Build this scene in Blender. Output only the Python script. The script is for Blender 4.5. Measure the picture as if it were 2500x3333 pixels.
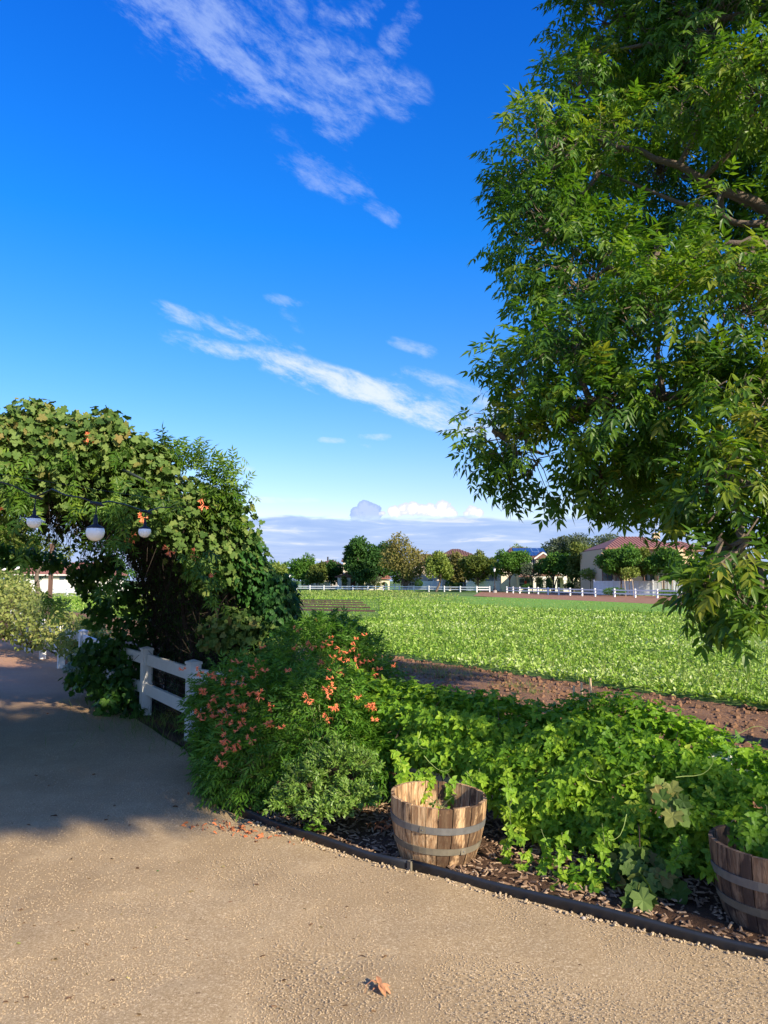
import bpy, math, random
import numpy as np
from mathutils import Vector, Matrix, noise
from mathutils.bvhtree import BVHTree
rng = np.random.default_rng(11); random.seed(5)
R = math.radians
SC = bpy.context.scene
COL = SC.collection
for o in list(bpy.data.objects): bpy.data.objects.remove(o)

# ------------------------------------------------------------------ camera
F, CX, CY, HZ, CH = 2407.0, 1250.0, 1666.5, 1890.0, 1.75
TH = math.atan((HZ - CY) / F)
cam = bpy.data.cameras.new('camera'); cam.sensor_fit = 'VERTICAL'; cam.sensor_height = 36
cam.sensor_width = 27; cam.lens = 36 * F / 3333; cam.clip_end = 5000; cam.clip_start = .05
co = bpy.data.objects.new('camera', cam); COL.objects.link(co)
co.location = (0, 0, CH); co.rotation_euler = (R(90) + TH, 0, 0); SC.camera = co
SC.render.resolution_x, SC.render.resolution_y = 768, 1024

def ray(px, py):
    a = (px - CX) / F; b = (CY - py) / F
    return Vector((a, math.cos(TH) - b * math.sin(TH), math.sin(TH) + b * math.cos(TH)))
def W(px, py, Y):                     # point of the view ray at distance Y
    d = ray(px, py); return Vector((0, 0, CH)) + d * (Y / d.y)
def G(px, py, z=0.0):                 # point where the view ray meets the level z
    d = ray(px, py); return Vector((0, 0, CH)) + d * ((z - CH) / d.z)
def azel(px, py):
    d = ray(px, py).normalized(); return math.atan2(d.x, d.y), math.asin(d.z)

# ------------------------------------------------------------------ light
SUN_EL, SUN_AZ = R(26), math.atan2(0.67, -0.74)      # azimuth from +Y towards +X
sd = Vector((math.sin(SUN_AZ) * math.cos(SUN_EL), math.cos(SUN_AZ) * math.cos(SUN_EL), math.sin(SUN_EL)))
sl = bpy.data.lights.new('sun', 'SUN'); sl.energy = 4.3; sl.angle = R(0.8); sl.color = (1, .86, .66)
so = bpy.data.objects.new('sun', sl); COL.objects.link(so)
so.rotation_euler = (-sd).to_track_quat('-Z', 'Y').to_euler(); so.location = (20, -15, 20)

SC.view_settings.view_transform = 'Standard'; SC.view_settings.look = 'None'
SC.view_settings.exposure = 1.12; SC.view_settings.gamma = 1; SC.view_settings.use_curve_mapping = False

world = bpy.data.worlds.new('World'); SC.world = world; world.use_nodes = True
wn = world.node_tree; wn.nodes.clear()
def nd(nt, t, **kw):
    n = nt.nodes.new(t)
    for k, v in kw.items(): setattr(n, k, v)
    return n
class NT:
    def __init__(s, nt): s.nt = nt; s.L = nt.links.new
    def m(s, op, a, b=None, c=None, clamp=False):
        n = s.nt.nodes.new('ShaderNodeMath'); n.operation = op; n.use_clamp = clamp
        for i, v in enumerate((a, b, c)):
            if v is None: continue
            if isinstance(v, (int, float)): n.inputs[i].default_value = v
            else: s.L(v, n.inputs[i])
        return n.outputs[0]
    def ss(s, v, lo, hi, t0=0., t1=1.):
        n = s.nt.nodes.new('ShaderNodeMapRange'); n.interpolation_type = 'SMOOTHSTEP'
        s.L(v, n.inputs[0])
        for i, x in zip((1, 2, 3, 4), (lo, hi, t0, t1)): n.inputs[i].default_value = x
        return n.outputs[0]
    def mix(s, f, a, b, mode='MIX'):
        n = s.nt.nodes.new('ShaderNodeMix'); n.data_type = 'RGBA'; n.blend_type = mode
        for k, v in ((0, f), (6, a), (7, b)):
            if isinstance(v, (int, float)): n.inputs[k].default_value = v
            elif isinstance(v, (tuple, list)): n.inputs[k].default_value = (*v, 1) if len(v) == 3 else v
            else: s.L(v, n.inputs[k])
        return n.outputs[2]
    def noise(s, vec, scale, detail=5, rough=.55, dist=0., out=0):
        n = s.nt.nodes.new('ShaderNodeTexNoise'); n.inputs['Scale'].default_value = scale
        n.inputs['Detail'].default_value = detail; n.inputs['Roughness'].default_value = rough
        n.inputs['Distortion'].default_value = dist
        if vec is not None: s.L(vec, n.inputs['Vector'])
        return n.outputs[out]
    def comb(s, x, y, z=0.):
        n = s.nt.nodes.new('ShaderNodeCombineXYZ')
        for i, v in enumerate((x, y, z)):
            if isinstance(v, (int, float)): n.inputs[i].default_value = v
            else: s.L(v, n.inputs[i])
        return n.outputs[0]
    def ramp(s, v, stops):
        n = s.nt.nodes.new('ShaderNodeValToRGB'); s.L(v, n.inputs[0]); e = n.color_ramp.elements
        while len(e) < len(stops): e.new(.5)
        for el, (p, c) in zip(e, stops): el.position = p; el.color = (*c, 1)
        return n.outputs[0]

def build_sky():
    t = NT(wn)
    tc = nd(wn, 'ShaderNodeTexCoord'); sp = nd(wn, 'ShaderNodeSeparateXYZ'); t.L(tc.outputs['Generated'], sp.inputs[0])
    x, y, z = sp.outputs
    az = t.m('ARCTAN2', x, y); el = t.m('ARCSINE', z)
    sky = nd(wn, 'ShaderNodeTexSky', sky_type='NISHITA'); sky.sun_disc = False
    sky.sun_elevation = SUN_EL; sky.sun_rotation = SUN_AZ; sky.air_density = 1.0; sky.dust_density = .3; sky.ozone_density = 3.
    hs = nd(wn, 'ShaderNodeHueSaturation'); hs.inputs['Saturation'].default_value = SKYSAT; hs.inputs['Value'].default_value = 1
    t.L(sky.outputs[0], hs.inputs['Color'])
    tint = t.ramp(t.m('DIVIDE', el, 1.0, clamp=True), SKYTINT)
    base = t.mix(1.0, hs.outputs[0], tint, 'MULTIPLY')
    # wisps
    ca, sa = math.cos(-.36), math.sin(-.36)
    al = t.m('ADD', t.m('MULTIPLY', az, ca), t.m('MULTIPLY', el, sa)); ac = t.m('SUBTRACT', t.m('MULTIPLY', el, ca), t.m('MULTIPLY', az, sa))
    nv = t.comb(t.m('MULTIPLY', al, 5.), t.m('MULTIPLY', ac, 17.)); n1 = t.noise(nv, 1.3, 9, .62, .25)
    n2 = t.noise(t.comb(t.m('MULTIPLY', al, 14.), t.m('MULTIPLY', ac, 34.), 3.), 1.6, 8, .7, .25)
    nn = t.m('ADD', t.m('MULTIPLY', n1, .55), t.m('MULTIPLY', n2, .45))
    warp = t.m('MULTIPLY', t.m('SUBTRACT', n1, .5), 1.1)
    tot = None
    for (x1, y1, x2, y2, w, s, lo) in WISPS:
        a1, e1 = azel(x1, y1); a2, e2 = azel(x2, y2)
        ang = math.atan2(e2 - e1, a2 - a1); L = math.hypot(a2 - a1, e2 - e1) / 2 + w / F * .6; wd = w / F
        ax, ex = (a1 + a2) / 2, (e1 + e2) / 2; c, q = math.cos(ang), math.sin(ang)
        da = t.m('SUBTRACT', az, ax); de = t.m('SUBTRACT', el, ex)
        u = t.m('DIVIDE', t.m('ADD', t.m('MULTIPLY', da, c), t.m('MULTIPLY', de, q)), L)
        v = t.m('ADD', t.m('DIVIDE', t.m('SUBTRACT', t.m('MULTIPLY', de, c), t.m('MULTIPLY', da, q)), wd), warp)
        r2 = t.m('ADD', t.m('MULTIPLY', t.m('MULTIPLY', u, u), t.m('MULTIPLY', u, u)), t.m('MULTIPLY', v, v))
        k = t.m('SUBTRACT', 1.0, r2, clamp=True)
        dens = t.m('MULTIPLY', t.ss(t.m('ADD', t.m('MULTIPLY', t.m('SUBTRACT', nn, lo + .095), 6.0), t.m('MULTIPLY', k, .8)), .0, 1.5), t.m('MULTIPLY', t.ss(k, 0., .55), min(1., s * 1.15)))
        tot = dens if tot is None else t.m('MAXIMUM', tot, dens)
    # wisps added outside the view, their cover raised to whiten the ambient light
    g = t.m('MULTIPLY', t.ss(n1, .42, .62, 0, .7), t.ss(t.m('ABSOLUTE', az), .62, 1.1)); tot = t.m('MAXIMUM', tot, g)
    wc = t.mix(t.ss(el, .15, .65), (4.9, 5.5, 6.2), (2.9, 3.8, 6.1))
    c1 = t.mix(tot, base, wc)
    # pale glow of the low air and the grey-blue bank of cloud
    bn = t.noise(t.comb(t.m('MULTIPLY', az, 9.), t.m('MULTIPLY', el, 30.)), 1.4, 7, .55, .3)
    bn2 = t.noise(t.comb(t.m('MULTIPLY', az, 6.), t.m('MULTIPLY', el, 60.), 7.), 1.5, 8, .6, .6)
    e0 = azel(1250, 1682)[1]
    top = t.m('ADD', e0, t.m('MULTIPLY', t.m('SUBTRACT', bn, .5), .028))
    bm = t.ss(t.m('SUBTRACT', top, el), -.001, .006)
    bcol = t.mix(t.ss(bn2, .35, .7), (2.1, 3.1, 5.4), (3.0, 3.9, 5.8))
    bcol = t.mix(t.ss(el, 0., .035, .55, 0.), bcol, (2.1, 3.3, 5.6))
    lit = t.m('MULTIPLY', t.ss(t.m('ADD', bn2, t.m('MULTIPLY', bn, .3)), .74, .86), t.ss(el, .005, .03))
    bcol = t.mix(t.m('MULTIPLY', lit, .75), bcol, (5.2, 5.4, 6.0))
    c2 = t.mix(t.m('MULTIPLY', bm, .93), c1, bcol)
    # cumulus heads over the bank
    cn = t.m('MULTIPLY', t.m('SUBTRACT', t.noise(t.comb(az, el), 62, 8, .68, .5), .5), 2.6)
    for (blobs, col, col2, cut) in ((TOWER, (2.5, 3.4, 5.6), (3.3, 4.1, 5.8), None), (HEADS, (4.6, 5.0, 6.0), (6.6, 6.4, 6.3), 1685)):
        m = None; 
        for (bx, by, br) in blobs:
            a0, q0 = azel(bx, by); r = br / F
            da = t.m('DIVIDE', t.m('SUBTRACT', az, a0), r * 1.15); de = t.m('DIVIDE', t.m('SUBTRACT', el, q0), r)
            k = t.m('SUBTRACT', 1., t.m('ADD', t.m('MULTIPLY', da, da), t.m('MULTIPLY', de, de)))
            m = k if m is None else t.m('MAXIMUM', m, k)
        m = t.m('ADD', m, cn); mk = t.ss(m, 0., .14)
        if cut: mk = t.m('MULTIPLY', mk, t.ss(t.m('ADD', el, t.m('MULTIPLY', cn, .004)), azel(1250, cut + 4)[1], azel(1250, cut - 12)[1]))
        if not cut: mk = t.m('MULTIPLY', mk, t.ss(el, azel(1250, 1706)[1], azel(1250, 1672)[1]))
        shade = t.ss(t.m('ADD', m, t.m('MULTIPLY', cn, .5)), .1, 1.)
        c2 = t.mix(mk, c2, t.mix(shade, col, col2))
    gr = t.ss(el, -.02, -.001)
    c3 = t.mix(gr, (1.6, 1.7, 1.5), c2)
    bg = nd(wn, 'ShaderNodeBackground'); bg.inputs[1].default_value = .08; t.L(c3, bg.inputs[0])
    out = nd(wn, 'ShaderNodeOutputWorld'); t.L(bg.outputs[0], out.inputs[0])
SKYSAT = 1.3
SKYTINT = [(0, (1.4, .97, .95)), (.15, (1.25, 1.05, 1.2)), (.45, (.28, 1.05, 1.62)), (1, (.1, .74, 1.95))]
WISPS = [  # x1,y1,x2,y2, half-width, strength, threshold
 (480, 985, 800, 1095, 34, .6, .42), (640, 1020, 1010, 1155, 30, .55, .44), (520, 1085, 1000, 1195, 34, .65, .42), (800, 1140, 1700, 1420, 62, .95, .36),
 (1290, 1215, 1800, 1390, 60, .6, .42), (420, -140, 1060, 190, 210, .5, .42), (780, 60, 1180, 290, 150, .48, .43), (980, 230, 1130, 410, 110, .5, .44), (1150, 215, 1380, 320, 80, .5, .44),
 (1080, 85, 1270, -10, 45, .5, .46), (1255, 150, 1345, 40, 60, .45, .46), (870, 440, 1000, 470, 50, .22, .48), (890, 500, 1215, 620, 60, .38, .46),
 (1190, 660, 1300, 720, 30, .35, .46), (1035, 1430, 1130, 1437, 12, .5, .4), (1150, 1424, 1275, 1421, 15, .6, .45), (1140, 1452, 1215, 1455, 14, .5, .45),
 (745, 1524, 830, 1526, 12, .6, .4), (770, 1625, 1060, 1628, 12, .5, .38), (860, 965, 1010, 990, 22, .4, .46), (1270, 1110, 1420, 1150, 30, .4, .46), (900, 1010, 990, 1070, 30, .25, .48)]
TOWER = [(1198, 1668, 34), (1190, 1650, 24), (1168, 1672, 24), (1222, 1672, 28), (1195, 1690, 50)]
HEADS = [(1285, 1668, 24), (1315, 1655, 22), (1345, 1655, 24), (1375, 1662, 24), (1400, 1658, 22), (1440, 1652, 26), (1460, 1665, 20), (1425, 1672, 24), (1245, 1672, 12), (1480, 1674, 12), (1535, 1666, 20), (1558, 1670, 16), (1520, 1672, 12)]
SHADE_LOBES = [(4.6, -1.1, 5.2, .75, .7, .45), (3.9, -.5, 5.2, .7, .7, .45), (4.0, -1.5, 5.3, .7, .6, .45), (3.1, -.9, 5.2, .8, .7, .45), (2.3, -1.2, 5.2, .7, .6, .45), (3.3, -1.9, 5.4, .6, .6, .4), (3.5, 1.3, 5.2, .7, .6, .45), (2.6, .5, 5.2, .7, .6, .45), (4.2, .6, 5.2, .6, .6, .4), (2.6, 1.8, 5.2, .6, .6, .4), (2.0, 1.2, 5.2, .6, .6, .4), (1.3, .9, 5.2, .6, .6, .4), (9.25, -3.5, 5.2, .6, .45, .4)]  # crown lobes of the added unseen tree, placed where their shadows are wanted
build_sky()

# ------------------------------------------------------------------ materials
MATS = {}
def newmat(name):
    m = bpy.data.materials.new(name); m.use_nodes = True; nt = m.node_tree; nt.nodes.clear(); MATS[name] = m
    return m, NT(nt)
def finish(t, col, rough=.7, bump=None, bs=.3, bd=.01, metal=0., spec=.4, extra=None):
    nt = t.nt; b = nd(nt, 'ShaderNodeBsdfPrincipled'); o = nd(nt, 'ShaderNodeOutputMaterial')
    if isinstance(col, tuple): b.inputs['Base Color'].default_value = (*col, 1)
    else: t.L(col, b.inputs['Base Color'])
    if isinstance(rough, (int, float)): b.inputs['Roughness'].default_value = rough
    else: t.L(rough, b.inputs['Roughness'])
    b.inputs['Metallic'].default_value = metal; b.inputs['Specular IOR Level'].default_value = spec
    if bump is not None:
        bn = nd(nt, 'ShaderNodeBump'); bn.inputs['Strength'].default_value = bs; bn.inputs['Distance'].default_value = bd
        t.L(bump, bn.inputs['Height']); t.L(bn.outputs[0], b.inputs['Normal'])
    t.L(b.outputs[0], o.inputs[0]); return b
def pos(t, obj=False):
    if obj:
        return nd(t.nt, 'ShaderNodeTexCoord').outputs['Object']
    return nd(t.nt, 'ShaderNodeNewGeometry').outputs['Position']
def plain(name, col, rough=.6, var=.25, scale=8, bump=.2, bd=.004, metal=0., spec=.4, randv=0.):
    m, t = newmat(name); p = pos(t); n = t.noise(p, scale, 6, .6)
    c = t.mix(n, tuple(k * (1 - var) for k in col), tuple(min(k * (1 + var), .95) for k in col))
    if randv:
        oi = nd(t.nt, 'ShaderNodeObjectInfo')
        c = t.mix(t.m('MULTIPLY', oi.outputs['Random'], randv), c, tuple(k * .45 for k in col))
    finish(t, c, rough, t.noise(p, scale * 9, 4, .6), bump, bd, metal, spec); return m
def leafmat(name, cols, objrand=False, transl=.32, rough=.5, spec=.25):
    m, t = newmat(name)
    if objrand: v = nd(t.nt, 'ShaderNodeObjectInfo').outputs['Random']
    else:
        a = nd(t.nt, 'ShaderNodeAttribute'); a.attribute_name = 'rnd'; v = a.outputs['Fac']
    k = len(cols); c = t.ramp(v, [(i / (k - 1), col) for i, col in enumerate(cols)])
    n = t.noise(pos(t), 60, 2); c = t.mix(t.m('MULTIPLY', n, .35), c, t.mix(1., c, (.55, .6, .5), 'MULTIPLY'))
    b = nd(t.nt, 'ShaderNodeBsdfPrincipled'); tr = nd(t.nt, 'ShaderNodeBsdfTranslucent'); mx = nd(t.nt, 'ShaderNodeMixShader'); o = nd(t.nt, 'ShaderNodeOutputMaterial')
    t.L(c, b.inputs['Base Color']); b.inputs['Roughness'].default_value = rough; b.inputs['Specular IOR Level'].default_value = spec
    t.L(t.mix(1., c, (1.25, 1.3, .55), 'MULTIPLY'), tr.inputs[0]); mx.inputs[0].default_value = transl
    t.L(b.outputs[0], mx.inputs[1]); t.L(tr.outputs[0], mx.inputs[2]); t.L(mx.outputs[0], o.inputs[0]); return m
def leafpair(name, cols, **k):
    leafmat(name, cols, False, **k); leafmat(name + '_single', cols, True, **k)

# ------------------------------------------------------------------ mesh helpers
def nrm(v): return v / np.maximum(np.linalg.norm(v, axis=-1, keepdims=True), 1e-9)
def tag(o, label=None, cat=None, group=None, kind=None):
    for k, v in (('label', label), ('category', cat), ('group', group), ('kind', kind)):
        if v: o[k] = v
    return o
def empty(name, loc, label, cat, group=None, rz=0):
    o = bpy.data.objects.new(name, None); COL.objects.link(o); o.location = loc; o.rotation_euler.z = rz
    o.empty_display_size = .2
    return tag(o, label, cat, group)
def rootloc(p):
    l = Vector((0, 0, 0))
    while p: l += p.location; p = p.parent
    return l
def link(name, me, parent=None, loc=None):
    o = bpy.data.objects.new(name, me); COL.objects.link(o)
    if parent: o.parent = parent
    if loc is not None: o.location = loc
    return o
class MB:
    def __init__(s): s.v = []; s.f = []
    def add(s, vs, fs):
        b = len(s.v); s.v += [tuple(v) for v in vs]; s.f += [tuple(i + b for i in f) for f in fs]; return s
    def box(s, c, d, rz=0., M=None):
        hx, hy, hz = d[0] / 2, d[1] / 2, d[2] / 2; cz, sz = math.cos(rz), math.sin(rz); vs = []
        for k in (-1, 1):
            for (a, b) in ((-1, -1), (1, -1), (1, 1), (-1, 1)):
                x, y = a * hx, b * hy; v = Vector((c[0] + x * cz - y * sz, c[1] + x * sz + y * cz, c[2] + k * hz))
                vs.append(M @ v if M else v)
        return s.add(vs, [(3, 2, 1, 0), (4, 5, 6, 7), (0, 1, 5, 4), (1, 2, 6, 5), (2, 3, 7, 6), (3, 0, 4, 7)])
    def beam(s, p, q, w, h, up=(0, 0, 1)):
        p, q = Vector(p), Vector(q); d = (q - p).normalized(); sx = d.cross(Vector(up)).normalized(); u = sx.cross(d).normalized(); vs = []
        for e in (p, q):
            for (a, b) in ((-1, -1), (1, -1), (1, 1), (-1, 1)): vs.append(e + sx * a * w / 2 + u * b * h / 2)
        return s.add(vs, [(0, 1, 2, 3), (7, 6, 5, 4), (0, 4, 5, 1), (1, 5, 6, 2), (2, 6, 7, 3), (3, 7, 4, 0)])
    def tube(s, pts, rad, n=6, caps=True):
        pts = [Vector(p) for p in pts]; rad = rad if isinstance(rad, (list, tuple)) else [rad] * len(pts); b = len(s.v); up = Vector((.13, .21, .97)); fs = []; vs = []
        for i, p in enumerate(pts):
            d = (pts[min(i + 1, len(pts) - 1)] - pts[max(i - 1, 0)]); d = d.normalized() if d.length > 1e-9 else Vector((0, 0, 1))
            if abs(d.dot(up)) > .98: up = Vector((1, .1, .1)).normalized()
            a = d.cross(up).normalized(); c = d.cross(a)
            for k in range(n):
                t = 2 * math.pi * k / n; vs.append(p + (a * math.cos(t) + c * math.sin(t)) * rad[i])
        for i in range(len(pts) - 1):
            for k in range(n):
                k2 = (k + 1) % n; fs.append((i * n + k, i * n + k2, (i + 1) * n + k2, (i + 1) * n + k))
        if caps: fs.append(tuple(range(n - 1, -1, -1))); fs.append(tuple((len(pts) - 1) * n + k for k in range(n)))
        return s.add(vs, fs)
    def lathe(s, prof, c, n=16, M=None):
        vs = []; fs = []
        for (r, z) in prof:
            for k in range(n):
                t = 2 * math.pi * k / n; v = Vector((c[0] + r * math.cos(t), c[1] + r * math.sin(t), c[2] + z)); vs.append(M @ v if M else v)
        for i in range(len(prof) - 1):
            for k in range(n):
                k2 = (k + 1) % n; fs.append((i * n + k, i * n + k2, (i + 1) * n + k2, (i + 1) * n + k))
        return s.add(vs, fs)
    def mesh(s, name, mat, off=Vector((0, 0, 0)), smooth=False):
        me = bpy.data.meshes.new(name); me.from_pydata([(v[0] - off[0], v[1] - off[1], v[2] - off[2]) for v in s.v], [], s.f)
        me.materials.append(MATS[mat] if isinstance(mat, str) else mat)
        if smooth: me.polygons.foreach_set('use_smooth', [True] * len(me.polygons))
        return me
    def part(s, name, mat, parent, smooth=False):
        return link(name, s.mesh(name, mat, rootloc(parent), smooth), parent)
    def top(s, name, mat, loc, smooth=False):
        return link(name, s.mesh(name, mat, Vector(loc), smooth), None, loc)
def npmesh(name, V, Fc, mat, rnd=None, smooth=False):
    me = bpy.data.meshes.new(name); k = Fc.shape[1]
    me.vertices.add(len(V)); me.vertices.foreach_set('co', np.ascontiguousarray(V, dtype=np.float32).ravel())
    me.loops.add(Fc.size); me.loops.foreach_set('vertex_index', np.ascontiguousarray(Fc, dtype=np.int32).ravel())
    me.polygons.add(len(Fc)); me.polygons.foreach_set('loop_start', np.arange(0, Fc.size, k, dtype=np.int32))
    me.polygons.foreach_set('use_smooth', np.full(len(Fc), smooth))
    me.materials.append(MATS[mat] if isinstance(mat, str) else mat)
    if rnd is not None:
        a = me.attributes.new('rnd', 'FLOAT', 'FACE'); a.data.foreach_set('value', np.ascontiguousarray(rnd, dtype=np.float32))
    me.update(calc_edges=True); return me
def frames(Yv, N):
    Yv = nrm(Yv); Z = N - (N * Yv).sum(-1, keepdims=True) * Yv; Z = nrm(Z + 1e-6); X = np.cross(Yv, Z); return X, Yv, Z
def inst(T, P, Yv, N, S, rnd, off=(0, 0, 0)):
    tv, tf = T; X, Y, Z = frames(Yv, N); S = np.asarray(S)[:, None, None] * np.ones((len(P), 1, 1))
    V = P[:, None] - np.asarray(off) + S * (tv[None, :, 0:1] * X[:, None] + tv[None, :, 1:2] * Y[:, None] + tv[None, :, 2:3] * Z[:, None])
    Fc = tf[None] + (np.arange(len(P)) * len(tv))[:, None, None]
    return V.reshape(-1, 3), Fc.reshape(-1, tf.shape[1]), np.repeat(rnd, len(tf))
def spatial(P, sc=1.5):
    q = P * sc; s = np.sin(q[:, 0] * 1.7 + 1.3 * np.sin(q[:, 1] * 1.1)) + np.sin(q[:, 1] * 1.9 + 1.7 * np.sin(q[:, 2] * 1.3 + q[:, 0])) + np.sin(q[:, 2] * 2.3 + q[:, 0] * .7)
    return .5 + s / 6
def insight(P):
    y = np.maximum(P[:, 1], .1); return (P[:, 1] > .3) & (abs(P[:, 0] / y) < .56) & ((P[:, 2] - CH) / y < .92)
def foliage(parent, T, P, Yv, N, S, mat, nsingle=300, bulk='foliage', single='leaf', rnd=None, Tf=None, sp=.5, vis=None, Tc=None, cheap=None):
    """leaves of one plant: the ones that show largest are objects of their own, the rest is one mesh"""
    off = np.array(rootloc(parent)); n = len(P); S = np.asarray(S) * np.ones(n)
    if rnd is None: rnd = np.clip((1 - sp) * rng.random(n) + sp * spatial(P), 0, 1)
    idx = np.array([], int)
    if nsingle:
        c = P - np.array([0, 0, CH]); dist = np.linalg.norm(c, axis=1); u = c[:, 0] / np.maximum(c[:, 1], .1); w = c[:, 2] / np.maximum(c[:, 1], .1)
        ok = (c[:, 1] > .5) & (abs(u) < .51) & (w < .84) & (w > -.56)
        key = np.where(ok, dist / S * S.mean(), 1e9) if vis is None else np.where(ok, vis, 1e9)
        idx = np.argsort(key)[:nsingle]; idx = idx[key[idx] < 1e8]
        Xa, Ya, Za = frames(Yv[idx], N[idx]); tv, tf = Tf or T
        me = npmesh(single, tv, tf, mat + '_single')
        for j, i in enumerate(idx):
            o = link(single, me, parent); s = S[i]
            M = Matrix([[*(Xa[j] * s), 0], [*(Ya[j] * s), 0], [*(Za[j] * s), 0], [0, 0, 0, 1]]).transposed(); M.translation = Vector(P[i] - off); o.matrix_basis = M
    keep = np.ones(n, bool); keep[idx] = False
    if keep.any():
        if Tc is None: V, Fc, r = inst(T, P[keep], Yv[keep], N[keep], S[keep], rnd[keep], off)
        else:
            if cheap is None: cheap = ~insight(P)
            a, b = keep & ~cheap, keep & cheap; V, Fc, r = inst(T, P[a], Yv[a], N[a], S[a], rnd[a], off); V2, F2, r2 = inst(Tc, P[b], Yv[b], N[b], S[b], rnd[b], off)
            V, Fc, r = np.concatenate([V, V2]), np.concatenate([Fc, F2 + len(V)]), np.concatenate([r, r2])
        o = link(bulk, npmesh(bulk, V, Fc, mat, r), parent); o['kind'] = 'stuff'; return o

# leaf templates: +Y is the leaf's axis, +Z its upper side, unit length
def leaf_simple(w=.36, fold=.07, bend=.08, fine=False):
    if fine:
        ys = [0, .2, .45, .72, 1.]; ws = [0, .36, .5, .36, 0.]
    else: ys = [0, .38, 1.]; ws = [0, .5, 0.]
    v = []; f = []
    rows = []
    for y, a in zip(ys, ws):
        z = -bend * y * y * 2
        if a == 0: v.append((0, y, z)); rows.append((len(v) - 1,))
        else:
            b = len(v); v += [(-a * w * 1., y, z + fold), (0, y, z), (a * w * 1., y, z + fold)]; rows.append((b, b + 1, b + 2))
    for r, q in zip(rows, rows[1:]):
        if len(r) == 1: f += [(r[0], q[1], q[0]), (r[0], q[2], q[1])]
        elif len(q) == 1: f += [(r[0], r[1], q[0]), (r[1], r[2], q[0])]
        else: f += [(r[0], r[1], q[1]), (r[0], q[1], q[0]), (r[1], r[2], q[2]), (r[1], q[2], q[1])]
    return np.array(v, float), np.array(f)
DIAMOND = (np.array([(0, 0, 0), (-.28, .5, .08), (0, 1, -.05), (.28, .5, .08)]), np.array([(0, 2, 1), (0, 3, 2)]))
def leaf_compound(pairs=3, L=.42, w=.38, fine=False, droop=.25, seed=0, spread=52, stalk=True, cheap=False):
    rs = np.random.default_rng(seed); lv, lf = leaf_simple(w, .05, .1, fine)
    V = []; Fc = []
    if cheap: lv, lf = DIAMOND[0] * [w / .5, 1, 1], DIAMOND[1]
    def put(y0, ang, sc, dz):
        c, s = math.cos(ang), math.sin(ang); nonlocal V, Fc
        tw = rs.uniform(-.5, .5); q = lv.copy() * sc
        x = q[:, 0] * math.cos(tw) + q[:, 2] * math.sin(tw); z = -q[:, 0] * math.sin(tw) + q[:, 2] * math.cos(tw)
        X = x * c + q[:, 1] * s; Y = -x * s + q[:, 1] * c; Z = z - q[:, 1] * dz
        Fc.append(lf + sum(len(a) for a in V)); V.append(np.stack([X, Y + y0, Z - droop * y0 * y0], 1))
    for k in range(pairs):
        y0 = .25 + .6 * k / max(pairs - 1, 1) * .8
        for sg in (-1, 1): put(y0 + rs.uniform(-.02, .02), sg * R(spread + rs.uniform(-12, 12)), L * rs.uniform(.85, 1.1), rs.uniform(.1, .5))
    put(.78, R(rs.uniform(-10, 10)), L * 1.1, .3)
    if stalk:
        n = sum(len(a) for a in V); V.append(np.array([(-.006, 0, 0), (.006, 0, 0), (0, .8, -droop * .64)])); Fc.append(np.array([[n, n + 1, n + 2]]))
    return np.concatenate(V), np.concatenate(Fc)
def leaf_outline(pts, cup=.08, c=(0, .42)):
    v = [(c[0], c[1], -cup * .3)] + [(x, y, cup * ((x) ** 2 * 4 - .3 * y) + (.03 if i % 2 else -.03)) for i, (x, y) in enumerate(pts)]; n = len(pts)
    return np.array(v, float), np.array([(0, 1 + (i + 1) % n, 1 + i) for i in range(n)])
GRAPE = leaf_outline([(0, .1), (.22, -.06), (.46, .12), (.36, .3), (.52, .52), (.28, .58), (.24, .82), (0, 1.), (-.24, .8), (-.3, .56), (-.54, .5), (-.36, .28), (-.44, .1), (-.2, -.05)])
HEART = leaf_outline([(0, .06), (.2, -.03), (.36, .16), (.34, .42), (.17, .74), (0, 1.), (-.17, .74), (-.34, .42), (-.36, .16), (-.2, -.03)], .12, (0, .35))
TRI = leaf_outline([(0, 0), (.31, .12), (.29, .5), (0, 1.), (-.29, .5), (-.31, .12)], .14, (0, .36))
# ------------------------------------------------------------------ more materials
def mat_path():
    m, t = newmat('path_grit'); p = pos(t)
    g = t.noise(p, 340, 3, .75); g2 = t.noise(p, 95, 4, .7); big = t.noise(p, .55, 5, .6); mid = t.noise(p, 2.6, 6, .65)
    c = t.ramp(g, [(.3, (.13, .085, .042)), (.44, (.34, .24, .125)), (.58, (.46, .34, .19)), (.74, (.74, .61, .40))])
    c = t.mix(t.ss(g2, .34, .5, .6, 0.), c, (.19, .13, .07)); c = t.mix(t.ss(g2, .54, .66, .0, .75), c, (.74, .60, .40))
    c = t.mix(t.ss(big, .42, .66, 0, .6), c, (.27, .19, .10)); c = t.mix(t.ss(mid, .5, .75, 0, .45), c, (.48, .37, .22))
    sp = nd(t.nt, 'ShaderNodeSeparateXYZ'); t.L(p, sp.inputs[0])
    c = t.mix(t.ss(sp.outputs[1], 7.5, 15., 0., .6), c, (.42, .2, .115))
    sp2 = t.ss(t.noise(p, 30, 3, .6), .67, .72, 0, .85); c = t.mix(sp2, c, (.10, .06, .035))
    h = t.m('ADD', t.m('MULTIPLY', g, .6), t.m('MULTIPLY', t.noise(p, 420, 2), .4))
    finish(t, c, .9, t.m('ADD', h, t.m('MULTIPLY', g2, .8)), .6, .004, spec=.2)
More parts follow.
